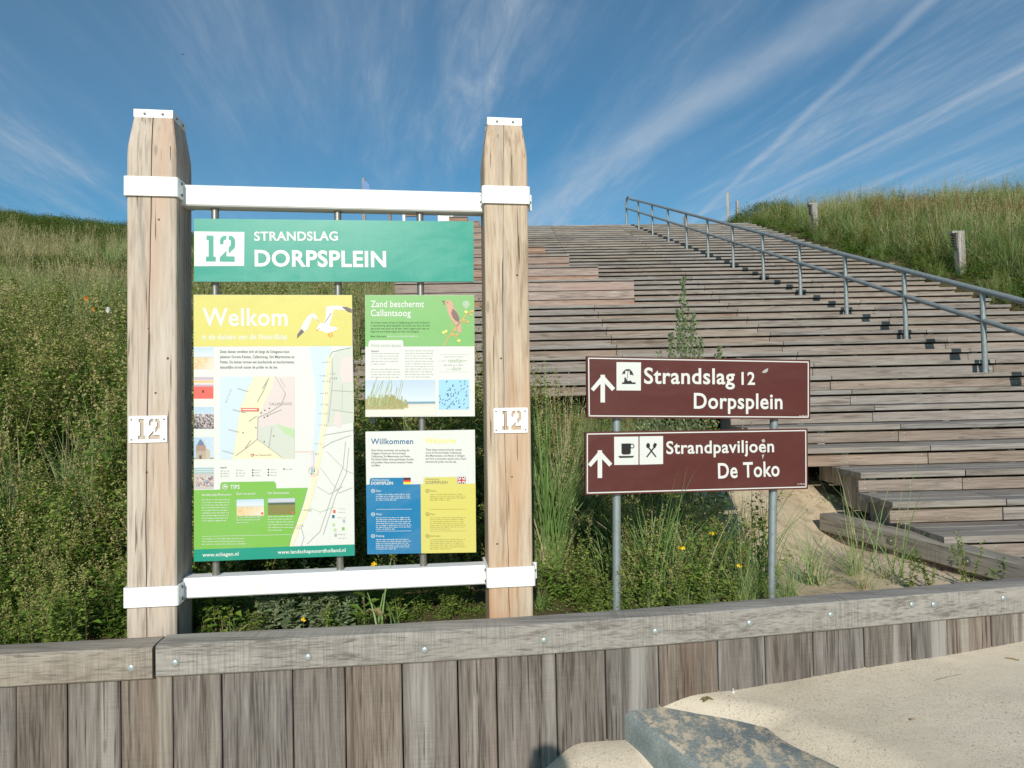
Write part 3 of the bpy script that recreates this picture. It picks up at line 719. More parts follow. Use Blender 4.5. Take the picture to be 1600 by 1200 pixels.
def face_xf(a, z, b):      # curve plane x,y -> board a,z at depth b
    return Matrix(((1, 0, 0, a), (0, 0, -1, b), (0, 1, 0, z), (0, 0, 0, 1)))

def oak_post(a, ytop_l, seed, crack_amp):
    """square post; the front is a fine grid with a wandering check cut into it"""
    r = random.Random(seed); ztop = BP.at(0 if False else (235 if a < 1 else 792), ytop_l, 0)[1]
    zs_ = [-0.3, 0.2]+[0.5+i*0.045 for i in range(int((ztop-0.5)/0.045)+1)]+[ztop]
    def taper(z): t = max(0, (z-(ztop-0.19))/0.19); return 0.025*t**1.15
    mb = MB(); us = [0, 0.03, 0.14, 0.26, 0.34]
    cxs = []
    cpos = 0.46+r.uniform(-.03, .03); c2 = 0.78
    rows = []
    for i, z in enumerate(zs_):
        t = taper(z); lo, hi = t, W-t; ww = hi-lo
        cx = cpos+0.055*math.sin(z*1.7+seed)+0.018*noise.noise(Vector((z*5, seed, 0)))
        cw = (0.012+0.010*noise.noise(Vector((z*2.2, seed+9, 0))))*crack_amp; cw = max(0.0015, cw)
        dp = 0.012 if z > 0.6 else 0.004
        c2x = 0.20+0.03*math.sin(z*1.1+seed*2)+0.01*noise.noise(Vector((z*6, seed, 5))); c2w = max(0.0008, 0.004*crack_amp*(0.4+noise.noise(Vector((z*1.5, seed+3, 1)))*1.6))
        fu = [(0.0, 0.005), (0.028, 0), (c2x-c2w, 0), (c2x, 0.006*min(1, c2w*250)), (c2x+c2w, 0), (cx-cw, 0), (cx, dp), (cx+cw, 0), (0.85, 0), (0.972, 0), (1.0, 0.005)]
        row = [(lo+ww*u, t+b_+0.0012*noise.noise(Vector((u*6, z*3, seed))), z) for u, b_ in fu]
        row += [(hi, W-t-0.005, z), (hi-0.006, W-t, z), (lo+0.006, W-t, z), (lo, W-t-0.005, z)]
        rows.append(row)
    n = len(rows[0]); vs = [(p[0]+a, p[1], p[2]) for rr in rows for p in rr]
    mb.add(vs, [(i*n+k, i*n+(k+1) % n, (i+1)*n+(k+1) % n, (i+1)*n+k) for i in range(len(rows)-1) for k in range(n)])
    mb.add(vs[-n:], [tuple(range(n))])
    o = mb.build('post', M['oak'], board_)
    for (kx, ky) in ([(248, 343), (232, 513), (243, 614), (229, 738), (262, 560)] if a < 1 else [(808, 430), (783, 560), (800, 745), (777, 850)]):
        ka, kz = BP.at(kx, ky, -0.001); MB().dome((ka, 0.001, kz), (0, -1, 0), 0.006, 0.002, 9).build('knot', M['knot'], board_)
    # white top cap with screws
    t = taper(ztop); cb = MB(); e = 0.005
    L0, L1, D0, D1 = a+t-e, a+W-t+e, t-e, W-t+e
    hz_ = 0.036
    prof_t = [(L0, D0), (L1, D0), (L1, D1), (L0, D1)]
    vb = [(x, y, ztop-hz_+0.004) for x, y in prof_t]; vt = [(x, y, ztop+0.004) for x, y in prof_t]
    cb.add(vb+vt+[((L0+L1)/2, (D0+D1)/2, ztop+0.026)], [(0, 1, 5, 4), (1, 2, 6, 5), (2, 3, 7, 6), (3, 0, 4, 7), (4, 5, 8), (5, 6, 8), (6, 7, 8), (7, 4, 8)])
    cb.build('post_cap', M['white'], board_)
    for q in (0.28, 0.74):
        MB().dome((L0+(L1-L0)*q, D0-0.001, ztop-0.016), (0, -1, 0), 0.006, 0.005, 8).build('screw', M['steel'], board_)
        xx = L1+0.001 if a < 1 else L0-0.001
        MB().dome((xx, D0+(D1-D0)*q, ztop-0.016), (1 if a < 1 else -1, 0, 0), 0.006, 0.005, 8).build('screw', M['steel'], board_)
    return ztop
ztl = oak_post(0, 169.5, 3, 1.0)
ztr = oak_post(aR, 182.5, 8, 0.55)
# clamps, cross bars
for (pya, pyb, which) in ((276, 306, 'top'), (917, 948, 'bot')):
    z1, z0 = BP.at(235, pya, -0.008)[1], BP.at(235, pyb, -0.008)[1]
    for a in (0, aR):
        dz = 0.0
        zz1, zz0 = (z1, z0) if a == 0 else (BP.at(795, 291 if which == 'top' else 886, -0.008)[1], BP.at(795, 318 if which == 'top' else 917, -0.008)[1])
        mb = MB(); o_, t_ = 0.012, 0.010
        cr = 0.012
        outer = []
        for (cx, cy, an0) in ((a-o_+cr, -o_+cr, 180), (a+W+o_-cr, -o_+cr, 270), (a+W+o_-cr, W+o_-cr, 0), (a-o_+cr, W+o_-cr, 90)):
            for k in range(4): an = math.radians(an0+30*k); outer.append((cx+cr*math.cos(an), cy+cr*math.sin(an)))
        inner = [(a-0.0015 if x < a+W/2 else a+W+0.0015, -0.0015 if y < W/2 else W+0.0015) for x, y in outer]
        n = len(outer); vs = [(x, y, zz0) for x, y in outer]+[(x, y, zz1) for x, y in outer]+[(x, y, zz0) for x, y in inner]+[(x, y, zz1) for x, y in inner]
        fs = []
        for k in range(n):
            l = (k+1) % n; fs += [(k, l, n+l, n+k), (n+k, n+l, 3*n+l, 3*n+k), (l, k, 2*n+k, 2*n+l)]
        mb.add(vs, fs); mb.build('clamp', M['white'], board_)
        mb = MB(); s = 1 if a == 0 else -1; xx = a+W+o_ if a == 0 else a-o_
        zc = (zz0+zz1)/2
        for q in (0.027, -0.024): MB().dome((xx+s*0.001, 0.035, zc+q), (s, 0, 0), 0.0075, 0.006, 8).build('bolt', M['steel'], board_)
        if a > 0:       # ear with a bolt on the outer side
            mb = MB(); mb.cbox('z', a+W+o_-0.001, a+W+o_+0.024, 0.10, 0.112, zc-0.042, zc+0.036, 0.003); mb.build('clamp_ear', M['white'], board_)
            MB().dome((a+W+o_+0.012, 0.099, zc-0.002), (0, -1, 0), 0.009, 0.009, 8).build('bolt', M['steel'], board_)
    b0 = 0.060; zA1 = BP.at(400, 291.0 if which == 'top' else 896.5, b0)[1]; zA0 = BP.at(400, 323.0 if which == 'top' else 930.5, b0)[1]
    if which == 'bot': zA1 = BP.at(400, 899.0, b0)[1]
    mb = MB(); mb.cbox('x', b0, b0+0.085, zA0, zA1, W+0.001, aR-0.001, 0.006); mb.build('crossbar', M['white'], board_)
    if which == 'top': ZT = zA0
    else: ZB = zA1
for px in (334.5, 527, 656):
    a_ = BP.at(px, 330, 0.086)[0]
    MB().tube([(a_, 0.102, ZB-0.002), (a_, 0.102, ZT+0.002)], 0.0165, 16).build('tube', M['steel'], board_)

# number plates, cut through so the oak shows
for (x0, y0, x1, y1) in ((201.5, 650, 261.5, 691), (771, 637.5, 825, 676)):
    aa, z1 = BP.at(x0, y0, -0.003); ab, z0 = BP.at(x1, y1, -0.003); w, h = ab-aa, z1-z0
    H_ = h*0.76; sx = H_*0.86/1.04*1.0; ox = w*0.245; oy = h*0.125
    hol = [[(ox+x*H_*0.98, oy+y*H_) for x, y in q] for q in [S1]+S2]
    pl_ = cut_plate('number_plate', hol, w, h, 0.004, M['white'], board_, face_xf(aa, z0, -0.0045))
    for qx in (0.07, 0.92):
        for qz in (0.12, 0.86):
            MB().dome((aa+w*qx, -0.0068, z0+h*qz), (0, -1, 0), 0.0042, 0.003, 8).build('screw', M['steel'], pl_)

def panel(name, corners, b, th, mat, lab=None, edge='edge'):
    """tray panel: corners in picture order TL TR BR BL"""
    P = [BP.at(x, y, b) for x, y in corners]; mb = MB()
    vs = [(p[0], b, p[1]) for p in P]+[(p[0], b+th, p[1]) for p in P]
    mb.add(vs, [(3, 2, 1, 0)], 0); mb.add(vs, [(4, 5, 6, 7), (0, 1, 5, 4), (1, 2, 6, 5), (2, 3, 7, 6), (3, 0, 4, 7)], 1)
    o = mb.build(name, [M[mat], M[edge]], board_)
    if lab: o['label'] = lab
    return o, Print(BP, b, o)
PB = 0.062
# --- green header
o, P = panel('header_sign', [(303, 341.5), (740, 346), (740, 440), (303, 440)], PB, 0.022, 'teal_sign', 'teal header sign reading STRANDSLAG DORPSPLEIN')
P.poly('number_square', 'p_white', [(303.5, 361.5), (382, 362.5), (381.5, 415.5), (303.5, 416)], 1)
ax, zx = BP.at(322, 408.5, PB); H_ = BP.at(322, 368, PB)[1]-zx; yb = PB-0.0012
for q in [S1]+S2:
    q2 = [(ax+x*H_*1.03, zx+y*H_) for x, y in q]; P.mb('number_12', 'teal_sign').add([(x, yb, z) for x, z in (q2 if sum(q2[i][0]*q2[(i+1) % len(q2)][1]-q2[(i+1) % len(q2)][0]*q2[i][1] for i in range(len(q2))) > 0 else q2[::-1])], [tuple(range(len(q2)))])
P.text('small_lettering', 'p_white', 'STRANDSLAG', 397.5, 528, 376, 13.5, 375.6, 0.022, res=4)
P.text('large_lettering', 'p_white', 'DORPSPLEIN', 398, 603.5, 415.5, 24, 416.8, 0.03, res=4)
P.done()

# --- welcome panel
o, P = panel('welcome_panel', [(302.5, 460.5), (550, 461), (554, 868), (303, 877.5)], PB, 0.028, 'p_white', 'tall yellow, white and green welcome panel with maps')
P.poly('yellow_band', 'p_yellow', [(302.8, 460.8), (550, 461.3), (550.4, 540.5), (302.8, 541.5)], 1)
P.text('welcome_heading', 'p_white', 'Welkom', 316.5, 449.5, 509, 27, 508.5, 0.018, res=4)
P.text('welcome_heading', 'p_white', 'in de duinen van de Noordkop', 315.5, 449, 530.5, 8.6, 530, 0.016, res=3)
# gull
gx = lambda x, y: (290+x/5.455, 450+y/5.455)
def GP(name, mat, pts, l=2): P.poly(name, mat, [gx(*p) for p in pts], l)
GP('gull_picture', 'gull_grey', [(1000, 300), (1045, 235), (1085, 212), (1115, 232), (1140, 300), (1120, 275), (1080, 250), (1065, 290), (1040, 350), (1005, 385), (975, 405), (950, 430), (955, 390), (985, 340)])
GP('gull_picture', 'wing_tip', [(985, 350), (1000, 360), (1012, 375), (975, 405), (950, 432), (953, 395)], 3)
GP('gull_picture', 'gull_grey', [(1195, 165), (1225, 152), (1300, 150), (1360, 158), (1418, 178), (1418, 190), (1350, 188), (1265, 185), (1250, 240), (1225, 330), (1170, 320), (1195, 250)])
GP('gull_picture', 'wing_tip', [(1330, 160), (1375, 162), (1416, 180), (1416, 212), (1385, 205), (1360, 185)], 3)
GP('gull_picture', 'gull_white', [(1118, 350), (1128, 325), (1150, 300), (1180, 300), (1230, 325), (1290, 338), (1300, 345), (1250, 372), (1205, 382), (1165, 365), (1140, 362)], 3)
GP('gull_picture', 'orange', [(1112, 358), (1135, 350), (1137, 358), (1118, 363)], 4)
GP('gull_picture', 'orange', [(1210, 385), (1222, 385), (1240, 425), (1222, 415)], 4); GP('gull_picture', 'orange', [(1238, 375), (1246, 375), (1254, 412), (1246, 415)], 4)
GP('gull_picture', 'f_black', [(1138, 340), (1146, 340), (1146, 347), (1138, 347)], 5)
P.line('gull_picture', 'p_grey', [gx(1110, 255), gx(1135, 290)], 1.0, 4); P.line('gull_picture', 'wing_tip', [gx(1185, 300), gx(1240, 215)], .7, 4)
# side photographs
hs = lambda x, y, k=1.0: (math.sin(x*127.1+y*311.7+k*74.7)*43758.5453) % 1.0
def mixc(a, b, t): t = min(1, max(0, t)); return tuple(a[i]*(1-t)+b[i]*t for i in range(3))
def ph_dune(u, v):
    if v < 0.42: return mixc((196, 218, 236), (232, 236, 236), v/0.42)
    if v < 0.48: return (206, 216, 214)
    return mixc(mixc((226, 190, 128), (244, 222, 188), hs(u, v)), (242, 226, 206), sstep(0.5, 1, u*0.6+v*0.5))
def ph_red(u, v):
    if v < 0.14: return (204, 190, 200)
    if v < 0.28: return (248, 216, 190) if v < 0.2 else (244, 200, 132)
    if v < 0.42: return (198, 176, 190) if v > 0.34 else (236, 224, 226)
    if abs(u-0.48) < 0.05 and abs(v-0.66) < 0.06: return (80, 40, 40)
    return (240, 108, 96)
def ph_beach(u, v):
    if v < 0.34: return mixc((180, 208, 232), (222, 230, 236), hs(u, v)*0.4+v)
    n = hs(u, v, 2)
    return (60, 62, 76) if n < 0.28+0.3*(v-0.4) else (222, 212, 206) if n < 0.6 else (168, 150, 148)
def ph_tower(u, v):
    cx = 0.34; 
    if v < 0.38 and abs(u-cx) < 0.03+(v-0.08)*0.62 and v > 0.1: return (118, 128, 158)
    if abs(u-cx) < 0.25 and v >= 0.38: return (176, 148, 132) if v < 0.62 else ((196, 180, 160) if hs(u, v) > 0.25 else (176, 160, 140)) if not (abs(u-0.34) < 0.06 and v > 0.82) else (110, 96, 90)
    if u >= 0.59 and u < 0.82 and v > 0.45+(u-0.5)*0.5: return (204, 190, 170)
    if v > 0.94: return (150, 146, 136)
    return mixc((168, 200, 230), (222, 232, 240), 0.5*hs(u*0.3, v*0.3)+0.5*u)
def ph_people(u, v):
    if v < 0.28: return (150, 186, 190) if int(v*22) % 2 else (216, 226, 226)
    n = hs(u, v, 5)
    if 0.42 < v < 0.86 and u > 0.1 and n < 0.62: return ((216, 150, 120), (80, 110, 150), (236, 224, 214), (150, 60, 66), (90, 150, 180))[int(n*8) % 5]
    return (206, 196, 190)
P.pic('side_photo', 0, 0, 0, 0, 16, 16, ph_dune, 1, [(302.8, 543), (333.5, 543), (333.5, 577), (302.8, 577)])
P.pic('side_photo', 0, 0, 0, 0, 20, 24, ph_red, 1, [(302.8, 589), (333.5, 589), (333.5, 623), (302.8, 623)])
P.pic('side_photo', 0, 0, 0, 0, 22, 20, ph_beach, 1, [(302.8, 636), (334, 636), (334, 670), (303, 670)])
P.pic('side_photo', 0, 0, 0, 0, 24, 26, ph_tower, 1, [(303, 683.5), (334, 683), (334, 717), (303, 717.5)])
P.pic('side_photo', 0, 0, 0, 0, 22, 20, ph_people, 1, [(303, 730.5), (334, 730), (334, 764), (303, 764.5)])
for i, (s_, x1) in enumerate((('Deze duinen strekken zich uit langs de Schagense kust-', 453), ('plaatsen Groote Keeten, Callantsoog, Sint Maartenszee en', 460), ('Petten. De duinen vormen een beschermde en beschermende,', 460), ('natuurlijke strook tussen de polder en de zee.', 434))):
    P.text('body_text', 'p_text', s_, 344, x1, 551.5+8.1*i, 4.4, None, 0.012)
# inset map
P.rect('town_map', 'p_cream', 343.5, 588.5, 460, 717, 1)
P.poly('town_map', 'p_sea', [(343.5, 588.5), (397, 588.5), (385, 612), (375, 640), (368, 690), (363, 717), (343.5, 717)], 2)
P.poly('town_map', 'p_pink', [(430, 588.5), (460, 588.5), (460, 672), (436, 664), (403, 668), (404, 650), (412, 632), (422, 612)], 2)
P.poly('town_map', 'p_lgrey', [(403, 668), (436, 662), (460, 672), (460, 716), (440, 716), (425, 702), (402, 688)], 3)
P.poly('town_map', 'p_lgreen', [(433, 664), (460, 670), (460, 684), (446, 678)], 4)
for l_ in ([(430, 588), (446, 615), (440, 632), (420, 645), (403, 652), (402, 686), (440, 714)], [(402, 628), (412, 610), (420, 590)], [(416, 650), (440, 640)], [(425, 668), (420, 700)], [(402, 686), (385, 700), (368, 712)]): P.line('town_map', 'p_grey', l_, 1.1, 5)
for (x, y, x2, y2) in ((372, 607, 388, 612), (364, 640, 384, 645), (357, 671, 373, 675), (348, 704, 365, 709)): P.line('town_map', 'p_grey', [(x, y), (x2, y2)], 1.4, 5)
P.text('map_lettering', 'p_text', 'CALLANTSOOG', 421, 456, 633.3, 4.2, 633, 0.002)
P.rect('map_marker', 'p_red', 377, 637.5, 404.5, 642.5, 6); P.rect('map_marker', 'p_white', 379, 639.2, 402, 640.8, 7)
for (x, y) in ((408, 645), (414, 641), (421, 638), (413, 652), (418, 650), (400, 668), (428, 681), (413, 690), (396, 710), (380, 676)): P.disc('map_symbols', 'f_black', x, y, 1.0, 6, 8)
P.ring('map_symbols', 'p_red', 394, 711, 1.8, .8, 6); P.text('map_lettering', 'p_text', 'Het Zwanenwater', 398, 425, 712.5, 2.8, 711.8, 0.0)
for k, c in enumerate('Noordzee'): P.text('map_lettering', 'p_dblue', c, 352.5+k*1.1, 354.6+k*1.1, 630-k*2.8, 3.0, 629.4-k*2.8)
for (x, y, x2, y2) in ((410, 607, 419, 592), (389, 658, 401, 650), (383, 700, 392, 688), (438, 592, 446, 605)): P.line('map_lettering', 'p_grey', [(x, y), (x2, y2)], 1.0, 6)
# coastline map
coast = [(512, 556), (508, 590), (505, 630), (502, 665), (497, 700), (491, 730), (482, 770), (470, 805), (458, 835), (452, 857)]
P.poly('coast_map', 'p_sea', [(484, 541.8), (518, 541.5), (510, 575), (506, 640), (498, 700), (488, 745), (484, 740), (490, 690), (494, 620)], 1)
P.poly('coast_map', 'p_cream', coast+[(456, 857), (466, 832), (480, 803), (490, 770), (499, 730), (505, 700), (509, 665), (513, 630), (515, 590), (519, 556)], 2)
P.poly('coast_map', 'p_lgrey', [(519, 556), (526, 549), (546, 545), (551, 545), (553, 640), (552.8, 660), (505, 668), (513, 630), (515, 590)], 1)
P.poly('coast_map', 'p_pink', [(535, 560), (551, 556), (551, 598), (536, 598), (530, 580)], 2); P.poly('coast_map', 'p_pink', [(524, 644), (534, 646), (532, 668), (520, 664)], 2)
rr = random.Random(5)
P.line('coast_map', 'p_dteal', [(514, 560), (519, 550), (530, 547), (549, 543)], .7, 3)
for l_ in ([(540, 690), (536, 730), (520, 770), (500, 830), (480, 850)], [(545, 700), (541, 740), (524, 776), (505, 835)], [(503, 700), (520, 690), (548, 680)], [(500, 730), (530, 770), (550, 762)], [(510, 705), (540, 735), (552, 740)],
           [(495, 760), (515, 772), (535, 760)], [(482, 792), (500, 800), (522, 792)], [(505, 680), (552, 672)], [(519, 560), (519, 600), (513, 660)], [(519, 610), (552, 612)], [(519, 640), (552, 645)], [(535, 600), (534, 640)], [(470, 822), (475, 840), (470, 855)]):
    P.line('coast_map', 'p_lgreen' if rr.random() < .3 else 'p_grey', l_, 0.8, 4)
for (x, y) in ((513, 566), (509, 587), (513, 595.5), (510, 614.5), (510, 632), (508, 646), (508, 664), (501.5, 693), (495.5, 709.5), (478, 797), (484, 797), (466, 825), (471, 821), (521, 584), (524, 591)):
    P.text('map_lettering', 'p_dteal', rr.choice(('E5', 'E3', 'G2', 'K1')), x-2.2, x+2.6, y+1.8, 3.3)
    P.line('coast_map', 'p_grey', [(x-10, y), (x-4, y)], .6, 4)
P.line('map_marker', 'p_pred', [(460.5, 705), (489, 705)], 1.8, 6); P.line('map_marker', 'p_pred', [(489, 705), (489.5, 728)], 1.8, 6); P.ring('map_marker', 'p_pred', 489.5, 736, 7.5, 1.5, 6)
P.text('map_marker', 'p_dteal', '12', 487, 492.5, 736.8, 5, None, 0.02, 7); P.text('map_marker', 'p_dteal', 'K1', 486, 491, 741.2, 3.0, None, 0.01, 7)
# legend
P.text('legend', 'p_text', 'Legenda', 344, 354, 731.5, 2.4, None, 0.01)
for (x, ys_) in ((345, (736, 740, 744)), (369, (735, 739.3, 743.5)), (394, (734.5, 738.6, 743)), (418.5, (733.8, 738, 742.4)), (443, (733,))):
    for y in ys_: P.rect('legend', 'f_black' if x > 390 else 'p_grey', x, y-1.2, x+2, y+1, 2); P.greek('legend', 'p_grey', x+4, x+14, y, 3, 1, 1.2, 0, int(x+y), 1)
# green tips block
P.poly('green_block', 'p_green', [(303, 765.5), (344, 765), (344.5, 756), (347, 753.3), (428, 752), (431, 755), (431.5, 763), (481, 762), (474, 788), (462, 822), (455, 840), (452, 855), (303.2, 858.5)], 3)
P.poly('teal_band', 'p_teal', [(303, 858.5), (553.8, 850.5), (554, 868), (303, 877.5)], 4)
P.ring('emblem', 'p_white', 352, 760.5, 3.8, 1.2, 5); P.poly('emblem', 'p_white', [(349.5, 762), (350, 759.5), (352, 758.6), (354.5, 760), (354.5, 762), (353, 761.2), (351, 761.2)], 5)
P.text('tips_heading', 'p_white', 'TIPS', 360, 374.8, 764, 6.2, 763.6, 0.02, 5)
for (s_, x0, x1, y, y1) in (('Aardkundig Monument', 315.5, 362, 774.8, 774), ('Duin en strand', 370, 399, 773, 772.5), ('Het Zwanenwater', 418.5, 453, 771.8, 771.4)): P.text('tips_heading', 'p_white', s_, x0, x1, y, 3.5, y1, 0.012, 5)
P.greek('tips_text', 'p_white', 316, 360, 781, 4.1, 9, 1.2, -0.01, 3, 0.9, 5); P.greek('tips_text', 'p_white', 370, 408, 808, 4.3, 3, 1.2, -0.01, 4, 0.5, 5); P.greek('tips_text', 'p_white', 419, 461, 807, 4.3, 6, 1.2, -0.01, 5, 0.6, 5)
P.greek('tips_text', 'p_white', 316, 385, 842, 4.1, 3, 1.1, -0.01, 6, 1, 5); P.line('tips_text', 'p_white', [(316, 838), (456, 835)], .5, 5)
P.pic('tips_photo', 0, 0, 0, 0, 20, 14, ph_dune, 5, [(370, 780.5), (412.5, 779.5), (413, 805.5), (370, 806)])
def ph_heath(u, v):
    if v < 0.28: return (206, 208, 220)
    if v < 0.36: return (84, 104, 84)
    return mixc((128, 138, 70), (160, 128, 90), hs(u, v)*0.7)
P.pic('tips_photo', 0, 0, 0, 0, 20, 14, ph_heath, 5, [(419, 779), (461, 778), (461, 803.5), (419, 804.5)])
P.disc('photo_marker', 'p_red', 410, 802, 2.1, 6, 10); P.disc('photo_marker', 'p_red', 457.5, 800.5, 2.1, 6, 10)
P.text('web_lettering', 'p_white', 'www.schagen.nl', 316.5, 373, 869.5, 5.4, 867.6, 0.022, 5, 3)
P.text('web_lettering', 'p_white', 'www.landschapnoordholland.nl', 434, 540, 865.3, 5.4, 861.8, 0.022, 5, 3)
for (x, y, c) in ((522, 799, 'p_red'), (520.5, 807, 'p_dblue'), (521, 820, 'p_lgreen'), (536, 826, 'p_green'), (523, 828, 'p_lgreen'), (524, 836, 'p_grey'), (537, 814, 'p_grey')): P.rect('partner_logos', c, x-1.6, y-2.4, x+2.2, y+2.4, 3)
for y in (795, 800.5, 809, 835, 841): P.greek('partner_logos', 'p_grey', 528, 540, y, 3, 1, 1.2, 0, int(y), 1)
P.done()

# --- Zand beschermt panel
o, P = panel('dune_information_panel', [(570.5, 461), (741, 461), (742, 650.5), (571, 651.5)], PB, 0.024, 'p_white', 'green and white panel headed Zand beschermt Callantsoog')
P.poly('green_band', 'p_green2', [(570.8, 461.3), (741, 461.3), (741.2, 541), (570.8, 541.5)], 1)
P.poly('tab', 'p_white', [(575.5, 542), (576, 534.5), (578, 531.7), (628, 531.5), (630, 534), (630.3, 542)], 2)
P.text('panel_heading', 'p_white', 'Zand beschermt', 579.5, 662.5, 480, 10, 480, 0.016, 3, 3)
P.text('panel_heading', 'p_white', 'Callantsoog', 579.5, 642, 494, 10, 494, 0.016, 3, 3)
for i, (s_, x1) in enumerate((('De duinen tussen de zee en Callantsoog zijn smal en daarom', 671), ('is bescherming extra belangrijk. De duinen zijn door de wind', 671), ('gevormd met zand uit de zee. Helm begint zand vast te', 670), ('begroeid met biestarwegras en later met helmgras.', 655))):
    P.text('body_text', 'p_olive', s_, 579.5, x1, 505.4+4.65*i, 3.0, None, 0.006, 3)
P.text('body_text', 'p_olive', 'Meer informatie:', 579.5, 604, 526.8, 2.8, None, 0.01, 3); P.greek('body_text', 'p_white', 605, 654, 525.5, 3, 1, 1.2, 0, 8, 1, 3)
P.text('tab_heading', 'p_sagetext', 'Wind vormt duinen', 579, 627, 541.8, 5.0, None, 0.0, 3)
P.greek('column_text', 'p_grey', 579.5, 625, 552.3, 4.1, 5, 1.4, 0, 11, .5); P.greek('column_text', 'p_grey', 579.5, 626, 577, 4.1, 4, 1.4, 0, 12, .95)
P.greek('column_text', 'p_grey', 632.5, 678, 548, 4.1, 11, 1.4, 0, 13, .9); P.text('column_text', 'p_text', 'Zeegewoel', 579.5, 592, 549.6, 2.6, None, 0.01)
P.line('quote', 'p_lgrey', [(686, 554), (732, 554)], .5); P.line('quote', 'p_lgrey', [(686, 581), (732, 581)], .5)
P.text('quote', 'p_sagetext', 'rateltje', 700, 722, 566, 5.8, None, 0.004); P.text('quote', 'p_sagetext', 'duin', 706.5, 720.5, 578.5, 5.8, None, 0.004)
P.greek('quote', 'p_grey', 695, 724, 557.5, 3, 1, 1.4, 0, 3, 1); P.greek('quote', 'p_grey', 686, 698.5, 564, 3, 1, 1.4, 0, 4, 1); P.greek('quote', 'p_grey', 723.5, 732, 563.5, 3, 1, 1.4, 0, 5, 1); P.greek('quote', 'p_grey', 692, 726, 570.5, 3, 1, 1.6, 0, 6, 1); P.greek('quote', 'p_grey', 698, 705, 577, 3, 1, 1.3, 0, 7, 1)
gy = lambda x, y: (560+x/5.455, 450+y/5.455)
def BPz(name, mat, pts, l=3): P.poly(name, mat, [gy(*p) for p in pts], l)
BPz('songbird_picture', 'bird_brown', [(735, 118), (760, 104), (785, 108), (805, 130), (808, 160), (835, 200), (858, 240), (862, 290), (880, 340), (875, 388), (850, 378), (835, 330), (815, 300), (790, 270), (768, 225), (757, 180), (748, 150)])
BPz('songbird_picture', 'bird_dark', [(805, 175), (835, 205), (858, 245), (860, 290), (835, 285), (805, 255), (790, 215)], 4)
BPz('songbird_picture', 'bird_dark', [(708, 108), (738, 112), (742, 120), (722, 124)], 4); BPz('songbird_picture', 'bird_dark', [(715, 138), (742, 130), (745, 138)], 4)
BPz('songbird_picture', 'f_black', [(757, 120), (765, 120), (765, 128), (757, 128)], 5)
for l_, w_ in (([(725, 490), (765, 430), (800, 370), (860, 300), (930, 215), (985, 195)], 1.8), ([(800, 370), (840, 430), (868, 460)], 1.3), ([(765, 420), (720, 385)], 1.2), ([(870, 290), (935, 295)], 1.2), ([(795, 285), (798, 350)], .9)): P.line('songbird_picture', 'twig', [gy(*p) for p in l_], w_, 3)
for (x, y) in ((725, 380), (745, 370), (820, 360), (840, 400), (855, 450), (900, 275), (930, 290), (915, 205), (960, 230), (970, 200), (800, 400)): BPz('songbird_picture', 'p_ytext' if (x//5) % 2 else 'twig', [(x-18, y), (x, y-14), (x+18, y-4), (x+6, y+12)], 4)
cx, cy = gy(917, 138); P.ring('emblem', 'p_white', cx, cy, 4.6, 1.0, 3); P.line('emblem', 'p_white', [(cx-3, cy), (cx+3, cy)], 1, 3); P.line('emblem', 'p_white', [(cx-2, cy-3), (cx+2, cy+3)], .9, 3); P.line('emblem', 'p_white', [(cx+2, cy-3), (cx-2, cy+3)], .9, 3); P.line('emblem', 'p_white', [(cx-1.5, cy+5), (cx, cy+7), (cx+1.5, cy+5)], 1, 3)
def ph_coast(u, v):
    sky_ = mixc((196, 214, 232), (226, 236, 240), v*1.5)
    c = sky_
    if v > 0.60: c = (120, 160, 182) if v < 0.65 else (222, 214, 200)
    if v > 0.70: c = mixc((232, 220, 204), (244, 236, 226), hs(u, v))
    top = 0.42+0.35*abs(u-0.2)+0.25*max(0, u-0.45)+0.16*(hs(int(u*50), 3)-0.5)
    if u < 0.62 and top < v < 0.80: c = mixc((150, 158, 96), (206, 184, 140), hs(u, v, 3)*0.7+0.5*(v-0.5))
    if v > 0.80+0.05*math.sin(u*6): c = (240, 232, 220)
    return c
P.pic('coast_photo', 0, 0, 0, 0, 50, 34, ph_coast, 2, [(570.9, 594), (680, 593.5), (680, 649.5), (571, 651)])
for i in range(26):
    x = 572+rr.random()*56; y = 636-rr.random()*8; P.line('coast_photo_grass', 'p_lgreen' if i % 2 else 'p_dyel', [(x, y), (x+rr.uniform(1, 4), y-14), (x+rr.uniform(3, 12), y-26-rr.random()*14)], .5, 3)
P.rect('flock_photo', 's_blue', 685.5, 593.3, 733, 639.5, 2)
for i in range(58):
    x = 687+rr.random()*44; y = 595+rr.random()*43; a_ = rr.uniform(0.5, 1.3); P.line('flock_birds', 'f_navy', [(x-math.cos(a_)*1.4, y+math.sin(a_)*1.4), (x+math.cos(a_)*1.4, y-math.sin(a_)*1.4)], .9, 3)
P.done()

# --- Willkommen / Welcome panel
o, P = panel('foreign_language_panel', [(571, 674.5), (742, 671.5), (744, 863), (574, 866)], PB, 0.024, 'p_white', 'white, blue and yellow panel headed Willkommen and Welcome')
P.text('panel_heading', 'p_dblue', 'Willkommen', 579.5, 645.5, 694, 8.6, 693.6, 0.012, 2, 3); P.text('panel_heading', 'p_ytext', 'Welcome', 664.5, 712, 692.8, 8.6, 692.4, 0.016, 2, 3)
for i, (s_, x1) in enumerate((('Diese Dünen erstrecken sich entlang der', 640), ('Schagener Küstenorte Groote Keeten,', 634.5), ('Callantsoog, Sint Maartenszee und Petten.', 641.5), ('Die Dünen bilden einen geschützten Streifen', 646.5), ('mit großem Naturschutz zwischen Polder', 645), ('und Meer.', 594.5))): P.text('body_text', 'p_text', s_, 580.3, x1, 705+4.7*i, 3.0, None, 0.010)
